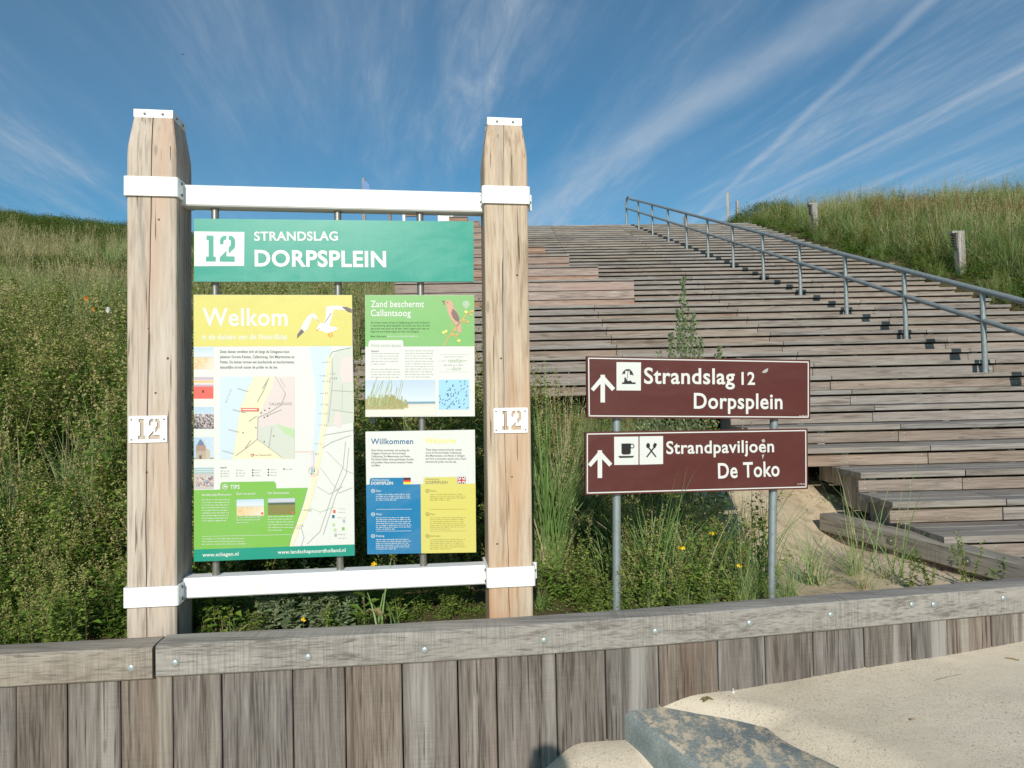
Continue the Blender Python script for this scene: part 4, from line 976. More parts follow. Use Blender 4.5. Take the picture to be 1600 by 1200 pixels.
for i, (s_, x1) in enumerate((('These dunes extend along the coastal', 721), ('towns of Groote Keeten, Callantsoog,', 721), ('Sint Maartenszee, and Petten in Schagen', 726), ('and form a protected, natural strip of land', 728), ('between the polder and the sea.', 713))): P.text('body_text', 'p_text', s_, 665, x1, 704+4.7*i, 3.0, None, 0.010)
P.poly('blue_block', 'p_blue', [(572, 757.3), (577.3, 757.2), (577.8, 749), (580, 746.8), (630.5, 746.3), (630.8, 757), (657.2, 756.5), (658.2, 864.5), (574, 866)], 2)
P.poly('yellow_block', 'p_yellow', [(657.2, 756.5), (661.5, 756.4), (662, 748.5), (664, 745.8), (713.5, 745), (714, 756), (743, 755.5), (744, 863), (658.2, 864.5)], 2)
P.text('block_heading', 'p_white', 'STRANDAUFGANG', 580.5, 608, 751.3, 2.4, None, 0.01, 3); P.text('block_heading', 'p_white', 'DORPSPLEIN', 580, 614, 757.2, 4.3, 756.9, 0.024, 3, 3)
P.text('block_heading', 'p_text', 'STRANDSLAG', 665, 686, 750, 2.2, None, 0.0, 3); P.text('block_heading', 'p_text', 'DORPSPLEIN', 665.3, 699, 756, 4.3, 755.7, 0.006, 3, 3)
P.rect('german_flag', 'f_black', 630.5, 746.3, 641.7, 749.7, 3); P.rect('german_flag', 'f_red', 630.5, 749.7, 641.7, 753, 3); P.rect('german_flag', 'f_gold', 630.5, 753, 641.7, 756.5, 3)
P.rect('british_flag', 'f_navy', 714.5, 745, 727.8, 755.4, 3); P.line('british_flag', 'p_white', [(715.5, 746), (727, 754.6)], 1.8, 4); P.line('british_flag', 'p_white', [(727, 746), (715.5, 754.6)], 1.8, 4)
P.rect('british_flag', 'p_white', 719.3, 745, 723.1, 755.4, 5); P.rect('british_flag', 'p_white', 714.5, 748.4, 727.8, 752, 5); P.rect('british_flag', 'f_red', 720.2, 745, 722.2, 755.4, 6); P.rect('british_flag', 'f_red', 714.5, 749.2, 727.8, 751.2, 6)
for (x, col, r1, r2, names) in ((583, 'p_white', 587.5, 643, ('Natur', 'Wasser', 'Erholung')), (668, 'p_dyel', 672, 728, ('Nature', 'Water', 'Recreation'))):
    for (y, n_, nm) in ((767, 4, 0), (803.5, 7, 1), (837.5, 6, 2)):
        P.ring('icons', col, x, y, 2.6, .9, 3, 10); P.line('icons', col, [(x-1.4, y), (x+1.4, y)], .8, 3)
        P.text('entry_heading#%d' % nm, col, names[nm], r1, r1+len(names[nm])*1.6, y+1.2, 2.9, None, 0.01, 3)
        P.greek('entry_text#%d' % nm, col, r1, r2, y+5.5, 2.95, n_, 1.1, -0.008, int(x+y), .6, 3)
    for y in (795.8, 829.8): P.line('rules', col, [(r1, y), (r2, y-0.4)], .5, 3)
P.done()

# ------------------------------------------------------------------ brown tourist signs
o1 = at_y(917, 605, 3.27); o2 = at_y(1265, 610, 3.47)
yaw = math.atan2(o2.y-o1.y, o2.x-o1.x)
SP = Plane((o1.x, o1.y, 0), yaw, 0.026)
sgn = tag(empty('tourist_signs', SP.M), 'pair of brown direction signs one above the other on two thin galvanised posts', 'signpost')
for (xt, yt, xb, yb_, zt_) in ((965, 560, 965, 948, 0), (1213, 560, 1208, 924, 0)):
    t_ = SP.at(xt, yt+12, 0.03); b_ = SP.at(xb, yb_, 0.03); dx = (b_[0]-t_[0])/(t_[1]-b_[1])
    MB().tube([(b_[0]+dx*0.4, 0.045, b_[1]-0.4), (t_[0], 0.045, t_[1])], 0.0205, 16).build('post', M['galv'], sgn)
def brown_panel(c, name, lab):
    P4 = [SP.at(x, y, 0) for x, y in c]; mb = MB()
    vs = [(p[0], 0, p[1]) for p in P4]+[(p[0], 0.018, p[1]) for p in P4]
    mb.add(vs, [(3, 2, 1, 0)], 0); mb.add(vs, [(4, 5, 6, 7), (0, 1, 5, 4), (1, 2, 6, 5), (2, 3, 7, 6), (3, 0, 4, 7)], 1)
    o = mb.build(name, [M['brown'], M['brown']], sgn); o['label'] = lab
    return Print(SP, 0, o)
def border(P, c, ins, w):
    q = []
    ctr = (sum(p[0] for p in c)/4, sum(p[1] for p in c)/4)
    for x, y in c: q.append((x+(ins if x < ctr[0] else -ins), y+(ins if y < ctr[1] else -ins)))
    P.line('border', 'p_white', q+[q[0]], w, 1)
def cc(x, y): return (890+x/4, 540+y/4)
c1 = [(916.5, 556.5), (1266, 562.5), (1266, 655), (917.5, 653)]
P = brown_panel(c1, 'upper_sign', 'upper brown sign reading Strandslag 12 Dorpsplein'); border(P, c1, 3.2, 1.7)
def arrow(P, x, y, k):
    P.poly('arrow', 'p_white', [cc(*p) for p in [(x+70, y), (x+148, y+90), (x+130, y+105), (x+86, y+58)]]) if False else None
    P.line('arrow', 'p_white', [cc(x+75, y+10), cc(x+75, y+168)], 7.0, 1)
    P.poly('arrow', 'p_white', [cc(*p) for p in ((x+75, y), (x+152, y+86), (x+133, y+104), (x+75, y+42), (x+18, y+106), (x, y+90))], 2)
arrow(P, 132, 180, 1)
P.poly('beach_symbol', 'p_white', [cc(293, 103), cc(446, 105), cc(445, 281), cc(293, 280)], 1)
for q in ([(327, 183), (333, 163), (350, 148), (347, 165), (345, 178), (336, 176)], [(378, 150), (392, 165), (400, 188), (388, 182), (378, 184), (374, 165)], [(348, 150), (357, 147), (370, 147), (378, 150), (374, 158), (352, 158)], [(327, 230), (412, 230), (412, 240), (327, 240)], [(340, 201), (350, 199), (352, 208), (362, 222), (380, 218), (392, 229), (338, 231), (342, 214)]):
    P.poly('beach_symbol', 'f_black', [cc(*p) for p in q], 3)
P.line('beach_symbol', 'f_black', [cc(365, 158), cc(357, 225)], .8, 3); P.poly('beach_symbol', 'p_white', [cc(353, 152), cc(372, 152), cc(374, 184), cc(347, 178)], 2)
P.text('lettering', 'p_white', 'Strandslag', 890+465/4, 890+1032/4, 540+236/4, 24, 540+240/4, 0.018, 2, 4)
P.text('lettering#2', 'p_white', '12', 890+1074/4, 890+1158/4, 540+243/4, 19, 540+243.5/4, 0.018, 2, 4)
P.text('lettering#3', 'p_white', 'Dorpsplein', 890+776/4, 890+1330/4, 540+392/4, 23.5, 540+395/4, 0.018, 2, 4)
P.text('maker_mark', 'p_white', 'N.706.03', 1249, 1261, 651, 2.2, 651, 0, 2)
P.poly('sticker_residue', 'p_grey', [cc(1200, 168), cc(1215, 152), cc(1240, 140), cc(1238, 160), cc(1222, 172)], 2)
P.done()
c2 = [(914.5, 675), (1262, 669.5), (1262.5, 764), (914.5, 773.5)]
P = brown_panel(c2, 'lower_sign', 'lower brown sign reading Strandpaviljoen De Toko'); border(P, c2, 3.2, 1.7)
arrow(P, 114, 652, 1)
P.poly('cup_symbol', 'p_white', [cc(278, 570), cc(430, 568), cc(430, 744), cc(279, 746)], 1); P.poly('cutlery_symbol', 'p_white', [cc(437, 567), cc(584, 565), cc(584, 740), cc(437, 744)], 1)
P.poly('cup_symbol', 'f_black', [cc(*p) for p in ((323, 612), (382, 611), (382, 672), (372, 680), (334, 681), (324, 674))], 3); P.ring('cup_symbol', 'f_black', 890+390/4, 540+628/4, 3.0, 1.2, 3)
P.poly('cup_symbol', 'f_black', [cc(*p) for p in ((303, 690), (403, 689), (394, 700), (312, 702))], 3)
P.line('cutlery_symbol', 'f_black', [cc(496, 640), cc(538, 694)], 2.0, 3); P.disc('cutlery_symbol', 'f_black', 890+490/4, 540+625/4, 3.0, 3, 12, 4.2)
P.line('cutlery_symbol', 'f_black', [cc(530, 632), cc(482, 695)], 2.0, 4); P.poly('cutlery_symbol', 'f_black', [cc(*p) for p in ((520, 622), (532, 607), (545, 618), (534, 640), (524, 640))], 4)
for k in (0, 1, 2): P.line('cutlery_symbol', 'f_black', [cc(522+8*k, 625-2*k+3), cc(530+7*k, 608+3*k)], .8, 4)
P.text('lettering', 'p_white', 'Strandpaviljoen', 890+604/4, 890+1277/4, 540+676/4, 19, 540+664/4, 0.018, 2, 4)
P.text('lettering#2', 'p_white', 'De Toko', 890+928/4, 890+1312/4, 540+829/4, 23, 540+814/4, 0.018, 2, 4)
P.text('maker_mark', 'p_white', 'N.706.02', 1246, 1258, 757.5, 2.2, 757, 0, 2)
for q in ([(1196, 590), (1216, 582), (1222, 602), (1206, 606)], [(1200, 660), (1212, 650), (1210, 672)], [(1200, 684), (1216, 678), (1206, 710)]): P.poly('sticker_residue', 'p_grey', [cc(*p) for p in q], 3)
P.done()
# ------------------------------------------------------------------ vegetation
def leafmat(name, cols, rough=0.55, trans=0.35):
    m = bpy.data.materials.new(name); m.use_nodes = True; nt = m.node_tree; g = G(nt); b = nt.nodes['Principled BSDF']; out = nt.nodes['Material Output']
    oi = N(nt.nodes, 'ShaderNodeObjectInfo'); geo = N(nt.nodes, 'ShaderNodeNewGeometry')
    r = g.m('FRACT', g.m('ADD', g.m('MULTIPLY', oi.outputs['Random'], 0.65), g.m('MULTIPLY', geo.outputs['Random Per Island'], 0.5)))
    cr = N(nt.nodes, 'ShaderNodeValToRGB'); e = cr.color_ramp.elements; e[0].color = cols[0]; e[0].position = 0
    e[1].color = cols[-1]; e[1].position = 1
    for i, c in enumerate(cols[1:-1]): q = e.new((i+1)/(len(cols)-1)); q.color = c
    nt.links.new(r, cr.inputs[0]); nt.links.new(cr.outputs[0], b.inputs['Base Color'])
    b.inputs['Roughness'].default_value = rough; b.inputs['Specular IOR Level'].default_value = 0.3
    t = N(nt.nodes, 'ShaderNodeBsdfTranslucent'); nt.links.new(g.mix(1.0, cr.outputs[0], (1.0, 1.1, 0.5, 1), 'MULTIPLY'), t.inputs[0])
    ms = N(nt.nodes, 'ShaderNodeMixShader'); ms.inputs[0].default_value = trans
    nt.links.new(b.outputs[0], ms.inputs[1]); nt.links.new(t.outputs[0], ms.inputs[2]); nt.links.new(ms.outputs[0], out.inputs[0]); return m
c_ = lambda r, g, b: (r, g, b, 1)
M['leaf'] = leafmat('herb_leaf', [c_(.085, .165, .026), c_(.16, .265, .042), c_(.26, .34, .066), c_(.10, .19, .036)])
M['seed'] = leafmat('herb_seed', [c_(.34, .34, .11), c_(.46, .41, .17), c_(.28, .30, .09), c_(.42, .30, .15)], 0.7, 0.2)
M['stem'] = leafmat('herb_stem', [c_(.12, .12, .05), c_(.20, .16, .08)], 0.7, 0.1)
M['marram'] = leafmat('marram_blade', [c_(.15, .27, .075), c_(.21, .34, .10), c_(.27, .37, .15), c_(.36, .40, .13)], 0.45, 0.3)
M['straw'] = leafmat('straw_blade', [c_(.42, .37, .20), c_(.52, .45, .26), c_(.36, .33, .15)], 0.6, 0.25)
M['scrub'] = leafmat('scrub_leaf', [c_(.06, .12, .022), c_(.10, .17, .034), c_(.17, .22, .05), c_(.16, .16, .04)])
M['rust'] = leafmat('rust_seed', [c_(.28, .16, .085), c_(.36, .24, .13), c_(.26, .22, .09)], 0.7, 0.2)
M['greyleaf'] = leafmat('grey_green_leaf', [c_(.17, .24, .12), c_(.23, .30, .16), c_(.29, .34, .20)], 0.6, 0.3)
M['bramble'] = leafmat('broad_leaf', [c_(.09, .18, .025), c_(.15, .27, .04), c_(.24, .33, .07)], 0.4, 0.35)
M['petal'] = flatmat('yellow_petal', srgb(250, 214, 20), 0.5); M['petal_o'] = flatmat('orange_petal', srgb(226, 150, 50), 0.5); M['petal_w'] = flatmat('white_petal', srgb(236, 232, 226), 0.5)

def leaf(mb, p, d, L, w, mi, droop=0.2, r=rnd):
    d = d.normalized(); s = d.cross(Vector((r.uniform(-.4, .4), r.uniform(-.4, .4), 1))).normalized()*w/2
    n = s.cross(d).normalized(); q = p+d*L*0.45-Vector((0, 0, 1))*0.0+n*w*0.12
    t = p+d*L-Vector((0, 0, droop*L))
    mb.add([p, q+s, t, q-s], [(0, 1, 2), (0, 2, 3)], mi)
def blade(mb, p, d, L, w, bend, mi, segs=4, r=rnd):
    az_ = r.uniform(0, 2*math.pi); bd = Vector((d.x, d.y, 0)); bd = bd.normalized() if bd.length > .01 else Vector((math.cos(az_), math.sin(az_), 0))
    s = bd.cross(Vector((0, 0, 1))); s = (s*math.cos(r.uniform(-1, 1))+bd*math.sin(r.uniform(-1, 1))).normalized()
    vs = []; dd = d.normalized(); q = p.copy()
    for i in range(segs+1):
        f = i/segs; ww = w*(1-f**1.6)*0.5+0.0003
        vs += [q-s*ww, q+s*ww]; dd = (dd+bd*bend/segs-Vector((0, 0, bend*f*1.3/segs))).normalized(); q = q+dd*(L/segs)
    mb.add(vs, [(2*i, 2*i+1, 2*i+3, 2*i+2) for i in range(segs)], mi)
def rdir(r, up): a = r.uniform(0, 2*math.pi); return Vector((math.cos(a), math.sin(a), up))
def stalk(mb, p, top, w, mi):
    d = top-p; s = Vector((d.z, 0, -d.x)); s = (s.normalized() if s.length > 1e-4 else Vector((1, 0, 0)))*w/2; t = Vector((0, w/2, 0))
    mb.add([p-s, p+s, p+t, top], [(0, 1, 3), (1, 2, 3), (2, 0, 3)], mi)

def mugwort(r, h, dens=1.0, lw=0.020, seedy=1.0, leafk=1.0):
    mb = MB()
    for i in range(r.randint(4, 6)):
        base = Vector((r.uniform(-.05, .05), r.uniform(-.05, .05), 0)); hh = h*r.uniform(.65, 1.05)
        top = base+Vector((r.uniform(-.25, .25)*h, r.uniform(-.25, .25)*h, hh)); stalk(mb, base, top, 0.008, 2)
        n = int(46*h*dens*leafk)
        for j in range(n):
            f = r.uniform(0.05, .92); p = base.lerp(top, f); L = r.uniform(.035, .080)*(1.15-f*.6)
            d = rdir(r, r.uniform(.0, .9)); off = d.normalized()*r.uniform(0, .07)*(1-f*0.4); leaf(mb, p+off, d, L, lw*r.uniform(.6, 1.3), 0, .25, r)
        for j in range(int(5*seedy)):      # side spikes with seed heads
            f = r.uniform(.45, .98); p = base.lerp(top, f); d = rdir(r, r.uniform(1.6, 4.0)).normalized(); L = r.uniform(.12, .30)*h
            for k in range(int(16*dens)):
                q = p+d*L*r.random()+Vector((r.gauss(0, .008), r.gauss(0, .008), 0)); leaf(mb, q, rdir(r, r.uniform(.2, 1.5)), r.uniform(.014, .026), .014, 1, .1, r)
    return mb
def marram(r, h, n=46, w=0.0055, spread=0.32, straw=0.2, heads=2):
    mb = MB()
    for i in range(n):
        a = r.uniform(0, 2*math.pi); t = abs(r.gauss(0, spread)); d = Vector((math.cos(a)*t, math.sin(a)*t, 1))
        blade(mb, Vector((r.gauss(0, .04), r.gauss(0, .04), -.02)), d, h*r.uniform(.55, 1.1), w*r.uniform(.7, 1.3), r.uniform(.15, 1.1), 1 if r.random() < straw else 0, 5, r)
    for i in range(heads):
        a = r.uniform(0, 2*math.pi); t = abs(r.gauss(0, .15)); top = Vector((math.cos(a)*t*h, math.sin(a)*t*h, h*r.uniform(.95, 1.15))); stalk(mb, Vector((0, 0, 0)), top, .005, 1)
        for k in range(14): q = top*(1-r.random()*.2); leaf(mb, q, rdir(r, 2), .02, .007, 1, 0, r)
    return mb
def scrub(r, n=420, R=0.55, lw=.028):
    mb = MB()
    for i in range(n):
        a = r.uniform(0, 2*math.pi); e = math.asin(r.uniform(.0, 1)); k = R*r.uniform(.72, 1.05)*(1+.2*math.sin(a*3+e*5))
        p = Vector((math.cos(a)*math.cos(e)*k, math.sin(a)*math.cos(e)*k, math.sin(e)*k*.8)); leaf(mb, p, p.normalized()+rdir(r, .5)*.8, r.uniform(.03, .055), lw*r.uniform(.8, 1.3), 1 if r.random() < .04 else 0, .2, r)
    for i in range(6): stalk(mb, Vector((0, 0, 0)), rdir(r, 1).normalized()*R*.8, .012, 2)
    return mb
def dock(r, h):
    mb = MB()
    for i in range(3):
        top = Vector((r.uniform(-.15, .15), r.uniform(-.15, .15), h*r.uniform(.7, 1))); stalk(mb, Vector((r.uniform(-.04, .04), 0, 0)), top, .007, 1)
        for j in range(80): p = top*r.uniform(.4, 1)+Vector((r.gauss(0, .018), r.gauss(0, .018), 0)); leaf(mb, p, rdir(r, 1), .02, .014, 0, 0, r)
        for j in range(8): leaf(mb, top*r.uniform(.05, .5), rdir(r, .4), .11, .025, 2, .4, r)
    return mb
def lowherb(r, n=150):
    mb = MB()
    for i in range(n):
        p = Vector((r.gauss(0, .12), r.gauss(0, .12), abs(r.gauss(0.02, .06)))); leaf(mb, p, rdir(r, r.uniform(.0, .8)), r.uniform(.02, .05), r.uniform(.012, .028), 0, .3, r)
    return mb
protos = {}
def proto(key, mbs, mats):
    col = bpy.data.collections.new(key+'_prototypes')
    for i, mb in enumerate(mbs):
        o = bpy.data.objects.new('%s_%02d' % (key, i), mb.mesh(key, [M[q] for q in mats])); col.objects.link(o)
    protos[key] = (col, len(mbs))
R_ = random.Random(21)
proto('mugwort', [mugwort(R_, h, 0.95, .036, 1.25) for h in (.75, .95, 1.15, .85, .6)], ('leaf', 'seed', 'stem'))
proto('mugwort_leafy', [mugwort(R_, h, 1.05, .044, .35, 1.2) for h in (.6, .75, .5)], ('leaf', 'seed', 'stem'))
proto('marram', [marram(R_, h, 48, .0055) for h in (.7, .85, .6, .75)], ('marram', 'straw'))
proto('marram_far', [marram(R_, h, 40, .010, .30, .30) for h in (.7, .85, .6, .55)], ('marram', 'straw'))
proto('straw_grass', [marram(R_, h, 40, .008, .28, .78, 6) for h in (.55, .7, .5)], ('marram', 'straw'))
proto('scrub', [scrub(R_) for i in range(3)], ('scrub', 'seed', 'stem'))
proto('dock', [dock(R_, h) for h in (.8, 1.0, .7)], ('rust', 'stem', 'leaf'))
proto('low_herb', [lowherb(R_) for i in range(3)], ('bramble',))

def scatter(name, key, pts, label):
    """pts: list of (x,y,z,rotx,roty,rotz,scale)"""
    col, n = protos[key]; me = bpy.data.meshes.new(name); me.from_pydata([p[:3] for p in pts], [], [])
    a = me.attributes.new('rot', 'FLOAT_VECTOR', 'POINT'); a.data.foreach_set('vector', [c for p in pts for c in p[3:6]])
    a = me.attributes.new('scl', 'FLOAT', 'POINT'); a.data.foreach_set('value', [p[6] for p in pts])
    a = me.attributes.new('idx', 'INT', 'POINT'); a.data.foreach_set('value', [R_.randrange(n) for p in pts])
    o = link(name, me); tag(o, kind='stuff', label=label)
    ng = bpy.data.node_groups.new(name, 'GeometryNodeTree'); ng.interface.new_socket('Geometry', in_out='INPUT', socket_type='NodeSocketGeometry'); ng.interface.new_socket('Geometry', in_out='OUTPUT', socket_type='NodeSocketGeometry')
    nn, ll = ng.nodes, ng.links; gi = nn.new('NodeGroupInput'); go = nn.new('NodeGroupOutput'); ip = nn.new('GeometryNodeInstanceOnPoints'); ci = nn.new('GeometryNodeCollectionInfo')
    ci.inputs[0].default_value = col; ci.inputs[1].default_value = True; ci.inputs[2].default_value = True; ip.inputs['Pick Instance'].default_value = True
    def na(nm, t): q = nn.new('GeometryNodeInputNamedAttribute'); q.data_type = t; q.inputs[0].default_value = nm; return [s for s in q.outputs if s.enabled][0]
    ll.new(gi.outputs[0], ip.inputs['Points']); ll.new(ci.outputs[0], ip.inputs['Instance']); ll.new(na('idx', 'INT'), ip.inputs['Instance Index'])
    ll.new(na('rot', 'FLOAT_VECTOR'), ip.inputs['Rotation']); ll.new(na('scl', 'FLOAT'), ip.inputs['Scale']); ll.new(ip.outputs[0], go.inputs[0])
    md = o.modifiers.new('scatter', 'NODES'); md.node_group = ng; return o

PR = BP.O+BP.a*aR
def blocked(x, y, m=0.0):
    if y < ywall_s(x)+0.10: return True
    for a in (0, aR):     # oak posts
        q = Vector((x, y, 0))-BP.O; qa, qb = q.dot(BP.a), q.dot(BP.b)
        if a-.06 < qa < a+W+.06 and -.05 < qb < W+.08: return True
    if y < 3.45 and -1.5 < x < 0.1 and y < ywall_s(x)+0.3: return True     # kept low beneath the board
    for (x0, y0_, y1_) in ((2.40-m, 5.1, 99), (1.88-m, 5.55, 99), (1.20-m, 6.6, 99), (-1.85-m, 7.05, 99)):
        if x0 < x < XR+0.1+m*0.6 and y > y0_-m*0.6 and y < 24.5: return True
    if x > 2.36-m+0.25*(5.16-y)*0.9 and x < XR+.1 and y > 3.5 and y <= 5.2 and x > 2.4-m: return True
    return False
def sandy(x, y):
    """bare sand bank by the lowest steps"""
    return 1.5 < x < 2.6 and 3.45 < y < 6.2
sc_pts = {k: [] for k in protos}
def put(key, x, y, s, tilt=.12, dz=-0.01):
    if -5 < x < 4 and y < 4.2: y = max(y, ywall_s(x)+(.34+.18*s if key == 'low_herb' else .14+.12*s))
    sc_pts[key].append((x, y, ground(x, y)+dz, R_.gauss(0, tilt), R_.gauss(0, tilt), R_.uniform(0, 6.28), s))
def fill(x0, x1, y0, y1, dens, fn):
    for i in range(int((x1-x0)*(y1-y0)*dens)):
        x, y = R_.uniform(x0, x1), R_.uniform(y0, y1); fn(x, y)
def left_near(x, y):
    if blocked(x, y, .08) or sandy(x, y) or abs(x/y) > 1.1: return
    n_ = nz(x, y, .8, 3); dw = y-ywall_s(x)
    s = (0.42 if dw < .5 else 0.42+min(1, (dw-.5)/1.3)*.55)
    if x > -0.1: s *= 0.82
    if x > 0.35: s *= .8
    r = R_.random()
    if x > 0.05 and r < .45: put('marram', x, y, s*R_.uniform(.8, 1.1)); return
    if n_ > .22 and r < .7: put('marram', x, y, s*R_.uniform(.8, 1.15))
    elif r < .60: put('mugwort', x, y, s*R_.uniform(.75, 1.35))
    elif r < .85: put('mugwort_leafy', x, y, s*R_.uniform(.8, 1.1))
    elif r < .90: put('marram', x, y, s)
    else: put('low_herb', x, y, R_.uniform(.8, 1.4))
def coping_edge(x, y):
    if blocked(x, y) or sandy(x, y): return
    dw = y-ywall_s(x)
    if dw < .65: put(R_.choice(('low_herb', 'mugwort_leafy', 'mugwort_leafy', 'mugwort')), x, y, R_.uniform(.28, .42)+dw*.35)
fill(-4.5, -1.4, 2.7, 3.8, 90, coping_edge); fill(-3.6, -1.4, 3.2, 4.8, 22, lambda x, y: (not blocked(x, y)) and put('mugwort_leafy', x, y, R_.uniform(.5, .8))); fill(0.1, 1.3, 3.1, 4.0, 55, coping_edge)
fill(-5.2, 1.3, 3.0, 5.2, 32, left_near); fill(-8.0, 1.3, 5.2, 9.0, 24, left_near)
def under_board(x, y):
    if y < ywall_s(x)+.12: return
    q = Vector((x, y, 0))-BP.O; qa, qb = q.dot(BP.a), q.dot(BP.b)
    for a in (0, aR):
        if a-.05 < qa < a+W+.05 and -.05 < qb < W+.05: return
    put(R_.choice(('low_herb', 'mugwort_leafy')), x, y, R_.uniform(.25, .42))
fill(-1.5, 0.1, 3.05, 3.5, 40, under_board)
def left_far(x, y):
    if blocked(x, y, .1) or abs(x/y) > .95: return
    n_ = nz(x, y, .28, 7)+.25*nz(x, y, 1.1, 2)
    if y > 19.5+.8*nz(x, y, .3, 1): put('scrub', x, y, R_.uniform(.55, .85), .15, -.1); return
    if 15.0 < y < 17.2 and n_ > -.25: put('scrub', x, y, R_.uniform(.5, .8), .15, -.1); return
    if y < 11 and R_.random() < .45-.04*(y-8): put('mugwort', x, y, R_.uniform(.7, 1.0)); return
    if n_ > .05: put('straw_grass', x, y, R_.uniform(.8, 1.2)); return
    if n_ < -.35: put('scrub', x, y, R_.uniform(.4, .7), .15, -.1); return
    put('marram_far', x, y, R_.uniform(.7, 1.05))
fill(-22, -1.85, 9.0, 15, 22, left_far); fill(-24, -1.85, 15, 24.5, 15, left_far); fill(-24, -1, 24.5, 28, 3, left_far)
def right_far(x, y):
    if x < XR+.14+.05*math.sin(y*3) or x/y > .98: return
    n_ = nz(x, y, .35, 11)+.2*nz(x, y, 1.3, 4); e = x-XR; r = R_.random()
    if y > 22:
        mnd = math.exp(-((x-9.4)**2/4.0+(y-25.0)**2/7.0))
        if mnd > .25: put('scrub', x, y, R_.uniform(.6, .95), .15, -.12)
        else: put('straw_grass', x, y, R_.uniform(.7, 1.0))
        return
    if e < .7:
        put('low_herb' if r < .4 else ('mugwort' if r < .7 else 'marram'), x, y, (.4+.5*e)*R_.uniform(.8, 1.2) if r > .4 else 1.2); return
    if n_ > .32: put('dock', x, y, R_.uniform(.7, 1.05)); return
    if n_ > .15 and r < .5: put('mugwort', x, y, R_.uniform(.7, .95)); return
    if n_ < -.25 and r < .6: put('straw_grass', x, y, R_.uniform(.85, 1.2)); return
    if r < .06: put('dock', x, y, R_.uniform(.8, 1.1)); return
    if r < .20: put('mugwort', x, y, R_.uniform(.6, .9)); return
    put('marram_far' if y > 12 else 'marram', x, y, R_.uniform(.8, 1.35))
fill(7.3, 9.5, 6.5, 15, 46, right_far); fill(9.5, 16, 6.5, 15, 30, right_far); fill(7.3, 20, 15, 22, 22, right_far); fill(6.8, 22, 22, 30, 10, right_far)
fill(-1, 7, 25, 30, 3, lambda x, y: put('straw_grass', x, y, .35))
def sand_edge(x, y):
    if blocked(x, y, .02) or y < ywall_s(x)+.15: return
    d = min(abs(x-1.2)/.5, 1); r = R_.random()
    if x < 1.45 and y < 4.6: put(R_.choice(('marram', 'low_herb', 'mugwort_leafy')), x, y, R_.uniform(.3, .55))
    elif r < .30 and y < 4.1: put(R_.choice(('marram', 'straw_grass', 'low_herb')), x, y, R_.uniform(.22, .42))
fill(1.15, 2.9, 3.35, 5.0, 24, sand_edge)
fill(0.55, 1.48, 3.6, 4.9, 34, lambda x, y: (not blocked(x, y)) and put(R_.choice(('marram', 'marram', 'mugwort', 'straw_grass')), x, y, R_.uniform(.45, .95)))
fill(0.3, 1.45, 3.35, 3.9, 30, lambda x, y: (not blocked(x, y)) and put(R_.choice(('low_herb', 'marram', 'mugwort_leafy')), x, y, R_.uniform(.25, .45)))
LAB = dict(mugwort='tall seeding herbs massed behind the plank wall and up the dune', mugwort_leafy='leafy green herbs low behind the plank wall', marram='long green dune grass among the herbs near the boards', marram_far='green dune grass on the farther slopes',
           straw_grass='pale dry grass on the crest and upper slopes', scrub='dense dark scrub along the dune ridge', dock='reddish brown seed spikes among the grass at right', low_herb='low broad leaved ground cover')
NM = dict(mugwort='herb_cover', mugwort_leafy='leafy_cover', marram='dune_grass', marram_far='slope_grass', straw_grass='dry_grass', scrub='ridge_scrub', dock='seed_spikes', low_herb='ground_cover')
for k, v in sc_pts.items():
    if v: scatter(NM[k], k, v, LAB[k])

# ---- plants one can point to
def plant_at(name, mb, mats, px, pyb, Y, lab, cat='plant', group=None, rz=0, z=None):
    q = ray(px, 600); x = q.x/q.y*Y; o = mb.build(name, [M[m_] for m_ in mats], None, (x, Y, (ground(x, Y)-.01) if z is None else z), (0, 0, rz)); tag(o, lab, cat, group); return o
def goosefoot(r, h, n, lw=.02, L=.05):
    mb = MB()
    for i in range(n):
        base = Vector((r.uniform(-.02, .02), r.uniform(-.02, .02), 0)); top = base+Vector((r.uniform(-.16, .16)*h*1.5, r.uniform(-.1, .1)*h, h*r.uniform(.6, 1.0))); stalk(mb, base, top, .006, 1)
        for j in range(int(95*h)+14): f = r.uniform(.08, 1); p = base.lerp(top, f); leaf(mb, p, rdir(r, r.uniform(.2, 1)), L*r.uniform(.5, 1)*(1.15-.75*f), lw*(1.2-.7*f), 0, .25, r)
        for j in range(int(60*h)+10): p = base.lerp(top, r.uniform(.55, 1.02))+Vector((r.gauss(0, .008), r.gauss(0, .008), 0)); leaf(mb, p, rdir(r, 1), .014, .010, 0, 0, r)
    return mb
# tall grey weed above the upper brown sign: upright plumes
def plume_weed(r, h, offs):
    mb = MB()
    for (dx, hh) in offs:
        top = Vector((dx, r.uniform(-.04, .04), hh)); base = Vector((0, 0, 0)); stalk(mb, base, top, .008, 1)
        for j in range(int(260*hh)):
            f = r.uniform(.35, 1); p = Vector((dx*f**.7, 0, hh*f)); w_ = .07*(1-f)**.6+.006
            p += Vector((r.gauss(0, w_*.55), r.gauss(0, w_*.55), 0)); leaf(mb, p, rdir(r, 1.2), r.uniform(.022, .045), .018, 0, .1, r)
    return mb
plant_at('weed', plume_weed(R_, 1.3, [(-.17, 1.12), (-.09, 1.25), (-.03, 1.4), (.01, 1.62), (.07, 1.38), (.12, 1.2), (.25, 1.15), (.18, .95)]), ('greyleaf', 'stem'), 1070, 0, 4.6, 'tall feathery grey green weed rising above the upper brown sign', z=0.82-.05)
plant_at('weed', plume_weed(R_, 1.0, [(0, 1.0), (-.06, .8), (.04, .75)]), ('greyleaf', 'stem'), 1018, 0, 4.6, 'slimmer weed spike left of the tall feathery one, above the brown sign', z=0.80-.05)
